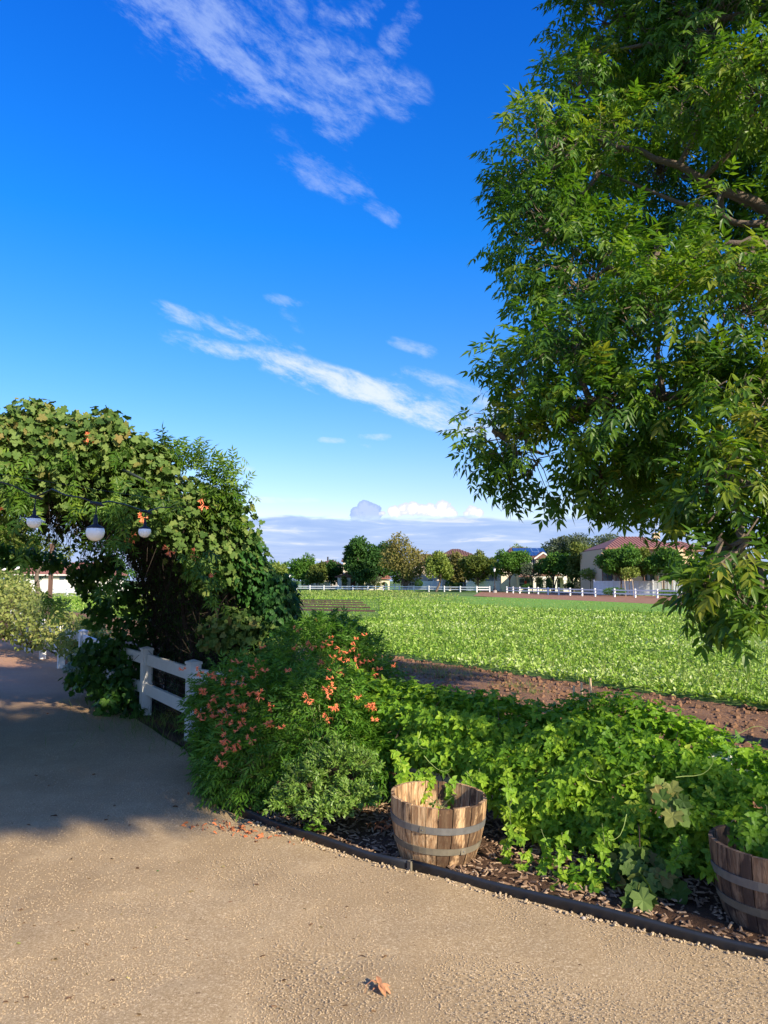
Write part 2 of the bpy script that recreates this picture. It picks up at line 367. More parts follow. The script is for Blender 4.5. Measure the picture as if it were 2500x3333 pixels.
def mat_soil(name, a, b, sc=30, bd=.03):
    m, t = newmat(name); p = pos(t); n = t.noise(p, sc, 7, .7); k = t.noise(p, 1.3, 5, .6)
    c = t.mix(n, a, b); c = t.mix(t.ss(k, .4, .7, 0, .5), c, tuple(v * .6 for v in a))
    s2 = t.ss(t.noise(p, 55, 3, .6), .66, .72, 0, .7); c = t.mix(s2, c, (.36, .24, .16))
    finish(t, c, .95, n, .9, bd, spec=.15)
mat_path(); mat_soil('mulch_earth', (.05, .03, .018), (.16, .09, .055)); mat_soil('brown_soil', (.17, .09, .048), (.33, .19, .105), 16, .05)
mat_soil('dirt_road', (.25, .13, .075), (.36, .20, .12), 3, .05)
def mat_field():
    m, t = newmat('field_ground'); p = pos(t); n = t.noise(p, .9, 7, .7); k = t.noise(p, .12, 4, .6)
    c = t.mix(n, (.06, .12, .03), (.16, .26, .07)); c = t.mix(t.ss(k, .4, .65, 0, .5), c, (.17, .2, .08)); finish(t, c, .95, t.noise(p, 6, 6, .7), .6, .1, spec=.1)
    m, t = newmat('lawn'); p = pos(t); n = t.noise(p, 2.5, 7, .7)
    finish(t, t.mix(n, (.11, .24, .03), (.2, .36, .06)), .9, n, .5, .05, spec=.1)
mat_field()
def mat_stave(name, base, streak, dark):
    m, t = newmat(name); oi = nd(t.nt, 'ShaderNodeObjectInfo').outputs['Random']; tc = pos(t, True)
    mp = nd(t.nt, 'ShaderNodeMapping'); mp.inputs['Scale'].default_value = (42, 42, 2.6); t.L(tc, mp.inputs[0]); ad = nd(t.nt, 'ShaderNodeVectorMath', operation='ADD'); t.L(mp.outputs[0], ad.inputs[0]); t.L(t.comb(t.m('MULTIPLY', oi, 37.), t.m('MULTIPLY', oi, 11.), 0.), ad.inputs[1])
    n = t.noise(ad.outputs[0], 1.4, 6, .65, .8); g = t.noise(ad.outputs[0], 5., 3, .6, .3)
    c = t.mix(t.ss(n, .38, .62), streak, base); c = t.mix(t.ss(g, .48, .62, 0, .65), c, tuple(v * .45 for v in base))
    mp2 = nd(t.nt, 'ShaderNodeMapping'); mp2.inputs['Scale'].default_value = (9, 9, 3.2); t.L(tc, mp2.inputs[0]); st = t.noise(mp2.outputs[0], 1.3, 5, .65, .6)
    c = t.mix(t.ss(t.m('ADD', st, t.m('MULTIPLY', oi, .22)), .56, .70, 0, .85), c, dark)
    finish(t, c, .8, t.m('ADD', n, g), .5, .004, spec=.2)
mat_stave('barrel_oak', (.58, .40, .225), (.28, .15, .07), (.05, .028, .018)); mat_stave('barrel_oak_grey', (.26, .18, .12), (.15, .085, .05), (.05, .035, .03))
plain('hoop_steel', (.17, .17, .165), .55, .45, 14, .3, .002, .35); plain('hoop_rusty', (.17, .15, .11), .75, .6, 10, .4, .002, .15)
plain('edging_black', (.016, .02, .028), .45, .4, 20, .3, .003)
plain('fence_white', (.74, .73, .68), .6, .14, 7, .2, .002); plain('vinyl_white', (.74, .76, .80), .45, .06, 2, .05, .002)
plain('far_fence_white', (.80, .80, .78), .5, .05, 3, .05, .002); plain('bark', (.13, .10, .075), .9, .45, 9, .9, .012); plain('vine_wood', (.075, .052, .036), .9, .5, 16, .8, .01)
plain('twig_dead', (.10, .075, .045), .9, .5, 12, .3, .002); plain('twig_shaded', (.035, .026, .018), .9, .4, 12, .3, .002); plain('twig_green', (.16, .2, .07), .7, .4, 12, .2, .002); plain('tendril', (.32, .42, .12), .6, .3, 12, .1, .002)  # twigs inside the arch get a darkened colour that stands in for shade
plain('frame_dark', (.02, .03, .028), .6, .3, 12, .2, .002); plain('cable_black', (.012, .014, .018), .5, .2, 12, .1, .001); plain('bamboo', (.55, .42, .26), .6, .25, 30, .2, .002)
plain('stone', (.5, .44, .38), .85, .3, 30, .4, .004, randv=.6); plain('chip', (.20, .125, .075), .9, .5, 12, .3, .004); plain('chip_light', (.33, .23, .145), .9, .4, 12, .3, .004)
plain('clod', (.20, .11, .06), .95, .4, 12, .6, .02); plain('grit_stone', (.42, .32, .2), .9, .35, 40, .3, .002)
plain('stucco_cream', (.62, .56, .44), .9, .06, 2, .15, .01); plain('stucco_tan', (.52, .40, .25), .9, .08, 2, .15, .01); plain('stucco_grey', (.36, .33, .30), .9, .06, 2, .15, .01); plain('stucco_taupe', (.45, .38, .31), .9, .06, 2, .15, .01)
plain('roof_brown', (.15, .075, .055), .85, .3, 3, .3, .02); plain('roof_red', (.26, .115, .09), .8, .3, 3, .3, .02); plain('trim', (.62, .59, .53), .7, .06, 4, .1, .002); plain('siding', (.50, .44, .39), .8, .08, 3, .1, .005)
plain('dark_opening', (.02, .02, .022), .6, .3, 2, .05, .002); plain('solar', (.02, .06, .17), .25, .2, 2, .02, .002); plain('lamp_post', (.015, .017, .02), .5, .2, 8, .1, .002)
plain('shutter_green', (.03, .09, .07), .6, .2, 4, .1, .002); plain('red_cloth', (.55, .03, .02), .7, .2, 5, .1, .002); plain('car_paint', (.35, .37, .40), .3, .1, 2, .02, .002)
plain('lattice_white', (.74, .73, .64), .6, .06, 4, .1, .002); plain('post_brown', (.12, .07, .05), .8, .3, 9, .4, .004)
def mat_glass(name, col, rough=.08):
    m, t = newmat(name); finish(t, col, rough, spec=.8)
mat_glass('window_glass', (.05, .07, .08))
m, t = newmat('globe_white'); b = finish(t, (.90, .91, .93), .18, spec=.6); b.inputs['Subsurface Weight'].default_value = .6; b.inputs['Subsurface Radius'].default_value = (.03, .03, .03)
m, t = newmat('petal_orange'); p = pos(t); finish(t, t.mix(t.noise(p, 45, 3), (.80, .14, .06), (.92, .34, .16)), .55, spec=.2)
m, t = newmat('petal_dry'); finish(t, t.mix(nd(t.nt, 'ShaderNodeObjectInfo').outputs['Random'], (.50, .17, .07), (.24, .09, .04)), .7, spec=.2)
m, t = newmat('dry_leaf'); p = pos(t); finish(t, t.mix(t.noise(p, 60, 4), (.30, .13, .06), (.52, .27, .13)), .6, spec=.3)
m, t = newmat('debris'); finish(t, t.ramp(nd(t.nt, 'ShaderNodeObjectInfo').outputs['Random'], [(0, (.07, .04, .025)), (.6, (.16, .085, .04)), (.85, (.09, .08, .03)), (1, (.35, .30, .08))]), .7, spec=.2)
leafpair('ash_leaf', [(.035, .095, .014), (.065, .16, .018), (.11, .22, .02), (.18, .29, .025), (.28, .29, .04)], transl=.5, rough=.42, spec=.35)
leafpair('grape_leaf', [(.04, .09, .018), (.075, .145, .028), (.12, .20, .045), (.19, .27, .07), (.26, .19, .06)], transl=.3, rough=.6, spec=.2)
leafpair('ivy_leaf', [(.02, .075, .018), (.035, .115, .022), (.065, .17, .028), (.11, .22, .035)], transl=.3, rough=.5)
leafpair('creeper_leaf', [(.03, .08, .012), (.06, .14, .015), (.12, .22, .02), (.22, .32, .04)], transl=.35, rough=.45)
leafpair('bush_leaf', [(.045, .13, .016), (.08, .20, .02), (.13, .28, .03), (.21, .36, .045)], transl=.35, rough=.42, spec=.3)
leafpair('box_leaf', [(.06, .14, .018), (.11, .22, .03), (.20, .33, .055), (.34, .46, .13)], transl=.3, rough=.4, spec=.35)
leafpair('bean_leaf', [(.06, .16, .014), (.11, .25, .018), (.19, .36, .024), (.30, .47, .035), (.42, .52, .07)], transl=.4, rough=.5)
leafpair('pale_vine_leaf', [(.12, .16, .04), (.20, .25, .06), (.32, .36, .10), (.42, .38, .14)], transl=.35, rough=.55)
leafmat('crop_leaf', [(.08, .19, .018), (.17, .32, .03), (.29, .44, .05), (.48, .60, .18), (.74, .80, .48)], transl=.3, rough=.55)
leafmat('weed_leaf', [(.13, .22, .04), (.22, .33, .06), (.32, .38, .10), (.45, .42, .2)], transl=.3, rough=.6)
leafmat('grass_blade', [(.05, .12, .02), (.13, .22, .04), (.30, .30, .10)], transl=.3, rough=.6); leafmat('sage_leaf', [(.13, .19, .13), (.22, .30, .22), (.33, .4, .33)], transl=.2, rough=.7)
for nm, c in dict(dark=[(.022, .065, .018), (.04, .11, .02), (.075, .17, .026)], olive=[(.06, .10, .02), (.115, .16, .028), (.20, .22, .045)], mid=[(.035, .10, .016), (.075, .18, .022), (.14, .27, .035)],
    ochre=[(.10, .11, .03), (.19, .18, .05), (.30, .24, .08)], lime=[(.09, .14, .02), (.18, .25, .04), (.34, .38, .10)], grey=[(.05, .08, .05), (.10, .13, .08), (.17, .2, .12)]).items(): leafmat('crown_' + nm, c, transl=.3, rough=.6)

# ------------------------------------------------------------------ ground plan
def interp(pts):
    ys = [p[1] for p in pts]; xs = [p[0] for p in pts]; return lambda y: np.interp(y, ys, xs)
xB = interp([(7.5, -6), (6.2, 0), (3.5, 2.5), (1.87, 3.55), (1.16, 4.0), (.53, 4.42), (-.1, 4.84), (-.62, 5.28), (-1.3, 5.95), (-2.05, 7.85), (-3.25, 9.75), (-4.6, 11.7), (-7.6, 17.5), (-13, 26), (-22, 38), (-40, 60)])
xF = interp([(13, -6), (9, 0), (5.4, 2.6), (3.6, 3.8), (2.1, 4.75), (.65, 5.75), (-.75, 6.95), (-2.09, 8.24), (-3.12, 9.86), (-4.25, 11.5), (-7, 16), (-12.5, 25), (-21.3, 38), (-39, 60)])
xE = interp([(24, -14), (16, -3), (12, 1), (8, 6.3), (5.27, 10.15), (.07, 17.5), (-6, 26), (-12.4, 35), (-20, 45), (-38, 62)])
def strip(name, xa, xb, ys, nu, mat, z, disp=0., sc=1., lip=0.):
    V = []
    for y in ys:
        a, b = xa(y), xb(y)
        for i in range(nu + 1):
            u = i / nu; x = a + (b - a) * u
            zz = z + (disp * (noise.noise(Vector((x * sc, y * sc, 3.1))) + .5 * noise.noise(Vector((x * sc * 3, y * sc * 3, 7)))) if disp else 0)
            V.append((x, y, zz))
    Fc = [(j * (nu + 1) + i, j * (nu + 1) + i + 1, (j + 1) * (nu + 1) + i + 1, (j + 1) * (nu + 1) + i) for j in range(len(ys) - 1) for i in range(nu)]
    o = link(name, npmesh(name, np.array(V), np.array(Fc), mat, None, True)); o['kind'] = 'structure'; return o
def ygrid(a, b, s0, k): 
    ys = [a]; 
    while ys[-1] < b: ys.append(ys[-1] + max(s0, k * abs(ys[-1])))
    return ys
big = MB(); big.add([(-1500, -1500, -.03), (1500, -1500, -.03), (1500, 2500, -.03), (-1500, 2500, -.03)], [(0, 1, 2, 3)]); o = big.top('ground', 'field_ground', (0, 0, 0)); o['kind'] = 'structure'
strip('path', lambda y: xB(y) - 11 - .3 * max(y, 0), xB, ygrid(-5, 44, .05, .012), 170, 'path_grit', .0, .012, 1.7)
strip('mulch_bed', xB, lambda y: xF(y) + .55, ygrid(-5, 44, .09, .02), 24, 'mulch_earth', .012, .035, 4.)
strip('soil', lambda y: xF(y) + .5, xE, ygrid(-5, 60, .12, .02), 60, 'brown_soil', -.0, .05, 1.6)
strip('field', lambda y: xE(y) - .02, lambda y: 90 + 0 * y, ygrid(-12, 62, .5, .04), 30, 'field_ground', .0)
def poly(name, pts, mat, z):
    b = MB(); b.add([(p[0], p[1], z) for p in pts], [tuple(range(len(pts)))]); o = b.top(name, mat, (0, 0, 0)); o['kind'] = 'structure'
def g2(px, py): p = G(px, py); return (p.x, p.y)
poly('lawn', [g2(1300, 1950), g2(1450, 1960), g2(1700, 1985), g2(1950, 2000), g2(2300, 2005), g2(2700, 2040), g2(2900, 2010), g2(2300, 1974), g2(1937, 1957), g2(1620, 1944), g2(1500, 1941)], 'lawn', .008)
poly('dirt_road', [g2(1540, 1940), g2(1620, 1944), g2(1937, 1957), g2(2300, 1974), g2(2900, 2010), (60, 40), (55, 62), (32, 82), (21, 114), (16, 122)], 'dirt_road', .012)
poly('house_lawn', [(12, 125), (26, 108), (32, 84), (55, 64), (90, 60), (140, 190), (-90, 190), (-90, 145), (-20, 140)], 'lawn', -.012)

# ------------------------------------------------------------------ the edging strip
def smoothline(xf, ya, yb, n):
    return [Vector((float(xf(y)), y, 0)) for y in np.linspace(ya, yb, n)]
ed = empty('garden_edging', G(1670, 2875), 'black rubber edging strip between gravel path and mulch bed, curving past both barrels', 'edging')
pts = smoothline(xB, .4, 5.75, 60)
for a, b in ((0, 34), (34, 47), (47, 59)):
    m = MB(); seg = pts[a:b + 1]; prof = [(-.013, -.03), (-.013, .036), (-.016, .045), (-.008, .054), (.006, .054), (.014, .045), (.012, .036), (.012, -.03)]; vs = []
    for i, p in enumerate(seg):
        d = (seg[min(i + 1, len(seg) - 1)] - seg[max(i - 1, 0)]).normalized(); s = Vector((d.y, -d.x, 0)); wob = .006 * math.sin(i * .9 + a) + (.004 if a else 0)
        for (u, z) in prof: vs.append(p + s * (u + .005 * math.sin(i * .5 + a)) + Vector((0, 0, z + wob)))
    n = len(prof); fs = [(i * n + k, (i + 1) * n + k, (i + 1) * n + (k + 1) % n, i * n + (k + 1) % n) for i in range(len(seg) - 1) for k in range(n)] + [tuple(range(n)), tuple((len(seg) - 1) * n + k for k in range(n - 1, -1, -1))]
    m.add(vs, fs).part('edging_length', 'edging_black', ed, True)
m = MB(); j = pts[47]; m.box((j.x, j.y, .03), (.045, .03, .06), .7).part('joint_clip', 'hoop_rusty', ed)

# mulch, grit, clods
def scatter_solids(name, P, S, mat, kind='chip', zoff=0., lab=None, cat=None):
    n = len(P)
    if kind == 'chip': tv = np.array([(-.5, -.16, 0), (.5, -.12, 0), (.5, .14, .02), (-.5, .16, 0), (-.4, -.08, .14), (.42, -.06, .13), (.4, .08, .14), (-.42, .1, .12)])
    else: tv = np.array([(-.5, -.4, 0), (.5, -.5, 0), (.45, .5, 0), (-.4, .5, 0), (-.3, -.25, .5), (.25, -.3, .55), (.3, .25, .45), (-.25, .3, .5)])
    tf = np.array([(0, 1, 5), (0, 5, 4), (1, 2, 6), (1, 6, 5), (2, 3, 7), (2, 7, 6), (3, 0, 4), (3, 4, 7), (4, 5, 6), (4, 6, 7)])
    if kind == 'grit': tv = np.array([(-.5, -.3, 0), (.5, -.3, 0), (0, .6, 0), (.05, .05, .5)]); tf = np.array([(0, 1, 3), (1, 2, 3), (2, 0, 3)])
    a = rng.random(n) * 6.283; Y = np.stack([np.cos(a), np.sin(a), rng.normal(0, .22 if kind == 'chip' else .1, n)], 1); N = nrm(np.stack([rng.normal(0, .3, n), rng.normal(0, .3, n), np.ones(n)], 1))
    V, Fc, r = inst((tv, tf), P + [0, 0, zoff], Y, N, S, rng.random(n)); o = link(name, npmesh(name, V, Fc, mat, r)); tag(o, lab, cat, None, 'stuff'); return o
def bedpts(n, xa, xb, ya, yb, z=0.):
    y = rng.uniform(ya, yb, n); a = xa(y); b = xb(y); x = a + (b - a) * rng.random(n); return np.stack([x, y, np.full(n, z)], 1)
P = bedpts(5200, lambda y: xB(y) + .03, lambda y: xF(y) + .5, 3., 7.5, .02); scatter_solids('mulch', P, rng.uniform(.02, .065, len(P)), 'chip', lab='dark brown wood chip mulch in the bed beside the path', cat='mulch')
P = bedpts(3000, lambda y: xB(y) + .03, lambda y: xF(y) + .5, 3., 7.5, .03); scatter_solids('mulch_chips', P, rng.uniform(.02, .05, len(P)), 'chip_light', lab='pale splintered wood chips on the mulch bed', cat='mulch')
def viewpts(n, ya, yb, xlim, z=0., margin=.56, p=1.):
    r = rng.random(n); k = p; y = 1 / ((1 / ya) * (1 - r) + (1 / yb) * r); x = rng.uniform(-margin, margin, n) * y; return np.stack([x, y, np.full(n, z)], 1)
P = viewpts(62000, 2.6, 8.5, None); P = P[P[:, 0] < xB(P[:, 1]) - .02]; scatter_solids('gravel', P, rng.uniform(.0035, .0085, len(P)), 'grit_stone', 'grit', .002, lab='loose pale grit lying on the compacted tan path', cat='gravel')
P = bedpts(420, lambda y: xB(y) - .12, lambda y: xB(y) - .015, 3.2, 5.6, .006); scatter_solids('edge_gravel', P, rng.uniform(.006, .016, len(P)), 'grit_stone', 'rock', lab='coarser gravel gathered along the black edging', cat='gravel')
P = bedpts(11000, lambda y: xF(y) + .5, xE, 5, 19, .0); P = P[abs(P[:, 0]) < P[:, 1] * .6]; scatter_solids('soil_clods', P, rng.uniform(.2, 1, len(P)) ** 3 * .075 + .012, 'clod', 'rock', lab='crumbly clods on the tilled brown soil strip', cat='soil clods')

# ------------------------------------------------------------------ near fence
PH = lambda i: .66 if i <= 4 else (.72 if i == 5 else .866)
FP = [(9., .0), (7.2, 1.2), (5.4, 2.6), (3.6, 3.8), (2.1, 4.75), (.65, 5.75), (-.75, 6.95), (-2.09, 8.24), (-3.12, 9.86), (-4.25, 11.5), (-5.35, 13.3), (-6.5, 15.1), (-7.7, 16.9), (-8.9, 18.7), (-10.1, 20.6), (-11.2, 22.5), (-12.3, 24.6)]
fn = empty('garden_fence', (-2.09, 8.24, 0), 'low white two rail fence along the path, running under the vines and through the arch', 'fence')
for i, (x, y) in enumerate(FP):
    a = FP[max(i - 1, 0)]; b = FP[min(i + 1, len(FP) - 1)]; rz = math.atan2(b[1] - a[1], b[0] - a[0])
    ph = PH(i); m = MB(); m.box((x, y, ph / 2 - .02), (.125, .125, ph), rz); m.box((x, y, ph - .013), (.142, .142, .026), rz)
    m.add([(x + .071 * (math.cos(rz) * p - math.sin(rz) * q), y + .071 * (math.sin(rz) * p + math.cos(rz) * q), ph) for p, q in ((-1, -1), (1, -1), (1, 1), (-1, 1))] + [(x, y, ph + .026)], [(0, 1, 4), (1, 2, 4), (2, 3, 4), (3, 0, 4)])
    m.part('post', 'fence_white', fn)
    if i < len(FP) - 1:
        p, q = Vector((x, y, 0)), Vector((*FP[i + 1], 0)); d = (q - p).normalized(); s = Vector((d.y, -d.x, 0)) * 0
        for z in (.141, .521):
            m = MB(); m.beam(p + d * .055 + Vector((0, 0, PH(i) - z)), q - d * .055 + Vector((0, 0, PH(i + 1) - z)), .04, .14).part('rail', 'fence_white', fn)
wm = MB()
for i in range(3, 8):
    p, q = Vector((*FP[i], 0)), Vector((*FP[i + 1], 0)); d = (q - p).normalized(); n = Vector((-d.y, d.x, 0)); L = (q - p).length
    if n.y < 0: n = -n
    for k in range(int(L / .075)):
        a = p + d * (.03 + k * .075) + n * .045; wm.tube([a + Vector((0, 0, .03)), a + Vector((0, 0, .62))], .0016, 3, False)
    for k in range(8): wm.tube([p + n * .045 + Vector((0, 0, .05 + k * .08)), q + n * .045 + Vector((0, 0, .05 + k * .08))], .0016, 3, False)
o = wm.part('wire_mesh', 'frame_dark', fn); o['kind'] = 'stuff'

# ------------------------------------------------------------------ half barrels
def barrel(loc, rt, rb, h, tilt, smat, label, seed, knot=False):
    rs = random.Random(seed); root = empty('half_barrel', loc, label, 'barrel planter', None); root.rotation_euler = tilt
    N = 26; ang = []; tot = 0
    ws = [rs.uniform(.6, 1.5) for _ in range(N)]; s = sum(ws); th = .022
    def rad(z): u = z / h; return rb + (rt - rb) * (u ** .8) + .012 * math.sin(u * math.pi)
    a = 0
    for i in range(N):
        w = ws[i] / s * 2 * math.pi; a0, a1 = a + .008, a + w - .008; a += w; off = rs.uniform(-.0035, .0035); ht = h + rs.uniform(-.004, .004)
        vs = []; fs = []; nz = 7; na = 2
        for k in range(nz):
            z = ht * k / (nz - 1); r = rad(min(z, h)) + off
            for rr in (r, r - th):
                for j in range(na + 1):
                    t = a0 + (a1 - a0) * j / na; vs.append((rr * math.cos(t), rr * math.sin(t), z))
        n = 2 * (na + 1)
        for k in range(nz - 1):
            for j in range(na): fs += [(k * n + j, k * n + j + 1, (k + 1) * n + j + 1, (k + 1) * n + j), (k * n + na + 1 + j + 1, k * n + na + 1 + j, (k + 1) * n + na + 1 + j, (k + 1) * n + na + 2 + j)]
            fs += [(k * n + na + 1, k * n, (k + 1) * n, (k + 1) * n + na + 1), (k * n + na, k * n + 2 * na + 1, (k + 1) * n + 2 * na + 1, (k + 1) * n + na)]
        b = (nz - 1) * n
        for j in range(na): fs += [(b + j, b + j + 1, b + na + 2 + j, b + na + 1 + j), (j + 1, j, na + 1 + j, na + 2 + j)]
        m = MB().add(vs, fs); link('stave', m.mesh('stave', smat), root)
    for (z0, z1, mt) in ((.59 * h, .70 * h, 'hoop_steel'), (.25 * h, .355 * h, 'hoop_rusty')):
        prof = [(rad(z0) + .001, z0), (rad(z0) + .0075, z0), (rad(z1) + .0075, z1), (rad(z1) + .001, z1), (rad(z0) + .001, z0)]
        m = MB().lathe(prof, (0, 0, 0), 40); hp = link('hoop', m.mesh('hoop', mt), root)
        m = MB(); t = R(-112) if mt == 'hoop_steel' else R(-60); zc = (z0 + z1) / 2; r = rad(zc) + .009
        m.box((r * math.cos(t), r * math.sin(t), zc), (.035, .004, (z1 - z0) * .95), t + math.pi / 2); rv = link('hoop_lap', m.mesh('hoop_lap', 'hoop_rusty'), hp)
        m = MB(); m.lathe([(0, 0), (.005, 0), (.0045, .003), (0, .004)], (0, 0, 0), 8, Matrix.Translation((r * 1.01 * math.cos(t), r * 1.01 * math.sin(t), zc)) @ Matrix.Rotation(t, 4, 'Z') @ Matrix.Rotation(R(90), 4, 'Y'))
        link('rivet', m.mesh('rivet', 'hoop_steel'), hp)
    m = MB().lathe([(rad(h * .45) - th, h * .50), (rad(h * .45) * .6, h * .53), (.001, h * .52)], (0, 0, 0), 24); link('potting_soil', m.mesh('potting_soil', 'mulch_earth'), root)
    return root
B1 = Vector((.335, 4.9, .012)); B2 = Vector((2.02, 3.98, .012))
b1 = barrel(B1, .305, .238, .375, (R(1), R(2.5), 0), 'barrel_oak', 'sunlit wooden half barrel planter with two steel hoops, nearly empty inside', 3)
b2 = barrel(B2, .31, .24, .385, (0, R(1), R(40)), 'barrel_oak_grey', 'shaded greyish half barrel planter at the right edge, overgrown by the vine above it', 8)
# orange tie wire on the first barrel: a thin pale splinter and knot
m = MB(); m.tube([(.302, 0, .005), (.304, 0, -.045)], .003, 4).add([], []); 
sp = MB(); t = R(-93)
for k in range(1):
    r = .297; sp.tube([(r * math.cos(t), r * math.sin(t), .365), (r * 1.005 * math.cos(t + .01), r * 1.005 * math.sin(t + .01), .34), (r * .985 * math.cos(t - .02), r * .985 * math.sin(t - .02), .305)], .0035, 5)
link('splinter', sp.mesh('splinter', 'bamboo'), b1)
# ------------------------------------------------------------------ leafy volumes
def unit(n):
    v = rng.normal(size=(n, 3)); return nrm(v)
def tubes_np(name, starts, mids, ends, r0, r1, mat, parent, n=3, kind='stuff'):
    """many thin three-point twigs as one mesh"""
    off = np.array(rootloc(parent)) if parent else np.zeros(3); K = len(starts); r0 = np.ones(K) * r0; r1 = np.ones(K) * r1; V = []
    d = nrm(ends - starts + 1e-6); a = nrm(np.cross(d, np.array([.21, .13, .97]))); b = np.cross(d, a); rr = [r0, (r0 + r1) / 2, r1]
    for p, r in zip((starts, mids, ends), rr):
        for k in range(n):
            t = 2 * math.pi * k / n; V.append(p - off + (a * math.cos(t) + b * math.sin(t)) * r[:, None])
    V = np.stack(V, 1).reshape(-1, 3); base = []
    for i in range(2):
        for k in range(n):
            k2 = (k + 1) % n; base += [(i * n + k, i * n + k2, (i + 1) * n + k2), (i * n + k, (i + 1) * n + k2, (i + 1) * n + k)]
    Fc = (np.array(base)[None] + (np.arange(K) * 3 * n)[:, None, None]).reshape(-1, 3)
    o = link(name, npmesh(name, V, Fc, mat), parent); 
    if kind: o['kind'] = kind
    return o
def lobes_surface(lobes, n, shell=(.55, 1.05), flat=1.):
    """points, outward directions in a union of ellipsoids (x,y,z,rx,ry,rz)"""
    L = np.array(lobes, float); w = (L[:, 3] * L[:, 4] * L[:, 5]) ** (2 / 3); idx = rng.choice(len(L), n, p=w / w.sum()); u = unit(n)
    r = rng.uniform(*shell, n) ** .6; ext = L[idx, 3:6]; P = L[idx, :3] + u * ext * r[:, None]; O = nrm(u / ext)
    inside = np.zeros(n, bool)
    for j, l in enumerate(L):
        q = ((P - l[:3]) / (l[3:6] * .72)); inside |= ((q * q).sum(1) < 1) & (idx != j)
    keep = ~inside | (rng.random(n) < .12)
    return P[keep], O[keep], L[idx[keep], :3]

# ------------------------------------------------------------------ the big ash tree on the right
def pl(px, py, d, rpx, sq=1., sz=1.):
    c = W(px, py, d); r = rpx / F * d; return (c.x, c.y, c.z, r, r * sq, r * sz)
ASH = [pl(2020, 60, 7.6, 250), pl(2300, 120, 7.0, 260), pl(1880, 330, 7.3, 165, 1.3), pl(2190, -150, 7.5, 300), pl(1760, 520, 6.9, 170, 1.4, 1.15), pl(1960, 470, 6.8, 160, 1.2, .8), pl(1770, 760, 6.7, 160, 1.4, 1.1), pl(1900, 930, 6.5, 240, 1.2),
       pl(1710, 620, 7.1, 110, 1.3, 1.5), pl(2260, 370, 6.3, 170, 1.1, .7), pl(2470, 330, 6.0, 200, 1.2), pl(1700, 1290, 6.3, 140, 1.3), pl(1850, 1180, 6.0, 200, 1.2), pl(1620, 1470, 6.1, 122, 1.3), pl(1770, 1530, 6.0, 160, 1.2), pl(1960, 1400, 5.8, 220, 1.2), pl(1960, 1610, 5.8, 130, 1.2, .75),
       pl(2180, 1560, 6.3, 150, 1.2, .8), pl(2150, 1080, 5.7, 260, 1.1), pl(2110, 850, 6.3, 160, 1.1, .8), pl(2250, 1320, 5.5, 210, 1.1), pl(2420, 1010, 5.4, 240, 1.1), pl(2440, 1300, 4.9, 180, 1.1), pl(2400, 1560, 4.6, 160, 1.1), pl(2440, 1760, 4.4, 150, 1.1, 1.1), pl(2360, 1890, 4.35, 95, 1.1, 1.05), pl(2480, 1920, 4.2, 110, 1.1, .9),
       pl(2330, 1800, 4.5, 110), pl(2300, 1650, 5., 130), pl(2480, 1500, 4.6, 150), pl(2290, 1920, 4.4, 55), pl(2450, 1980, 4.2, 60), pl(2400, 1850, 4.3, 110), pl(2150, 1380, 5.6, 180), pl(2130, 1700, 6.6, 80, 1.2, .8), pl(2320, 700, 6.2, 120, 1.2, .6), pl(2470, 860, 5.9, 150, 1.1, .6),
       pl(2700, 700, 6.3, 250), pl(2750, 1300, 5.2, 260), pl(2800, 200, 6.8, 330), pl(2700, 1750, 4.6, 190), pl(2500, -350, 7.4, 380), pl(2050, -350, 7.8, 250), pl(3000, 1000, 7.0, 400), pl(3100, 300, 7.5, 400),
       (5.6, 8.6, 6.5, 1.6, 1.6, 1.4), (3.6, 9.2, 7.2, 1.5, 1.4, 1.3), (4.6, 5.5, 9.2, 1.6, 1.5, 1.2), (6.8, 6.2, 8.0, 1.5, 1.6, 1.4), (6.6, 7.6, 5.0, 1.3, 1.4, 1.2)]
ASH = [(l[0], l[1], l[2] + (.13 if (1.3 < l[2] < 3.4 and l[0] / l[1] < .40) else 0.), *l[3:]) for l in ASH]
at = empty('ash_tree', (5.0, 7.2, 0), 'big ash tree whose leafy boughs hang in from the right side of the picture', 'tree')
def bough(pts, r0, r1, seg=10, wob=.05):
    pts = [Vector(p) for p in pts]; out = []; rad = []
    for i in range(seg + 1):
        t = i / seg * (len(pts) - 1); k = min(int(t), len(pts) - 2); f = t - k
        p0, p1, p2, p3 = pts[max(k - 1, 0)], pts[k], pts[k + 1], pts[min(k + 2, len(pts) - 1)]
        q = .5 * ((2 * p1) + (p2 - p0) * f + (2 * p0 - 5 * p1 + 4 * p2 - p3) * f * f + (3 * p1 - p0 - 3 * p2 + p3) * f ** 3)
        if 0 < i < seg: q += Vector((random.uniform(-wob, wob), random.uniform(-wob, wob), random.uniform(-wob, wob)))
        out.append(q); rad.append(r0 + (r1 - r0) * (i / seg) ** .8)
    return out, rad
tr = MB(); p_, r_ = bough([(5.0, 7.2, -.1), (5.05, 7.15, 1.0), (4.95, 7.1, 2.2), (4.8, 7.0, 3.4), (4.7, 7.0, 5.0), (4.6, 6.8, 7.5)], .24, .07, 14, .02); r_[0] = .34; tr.tube(p_, r_, 12).part('trunk', 'bark', at, True)
TRK = [Vector(p) for p in p_]
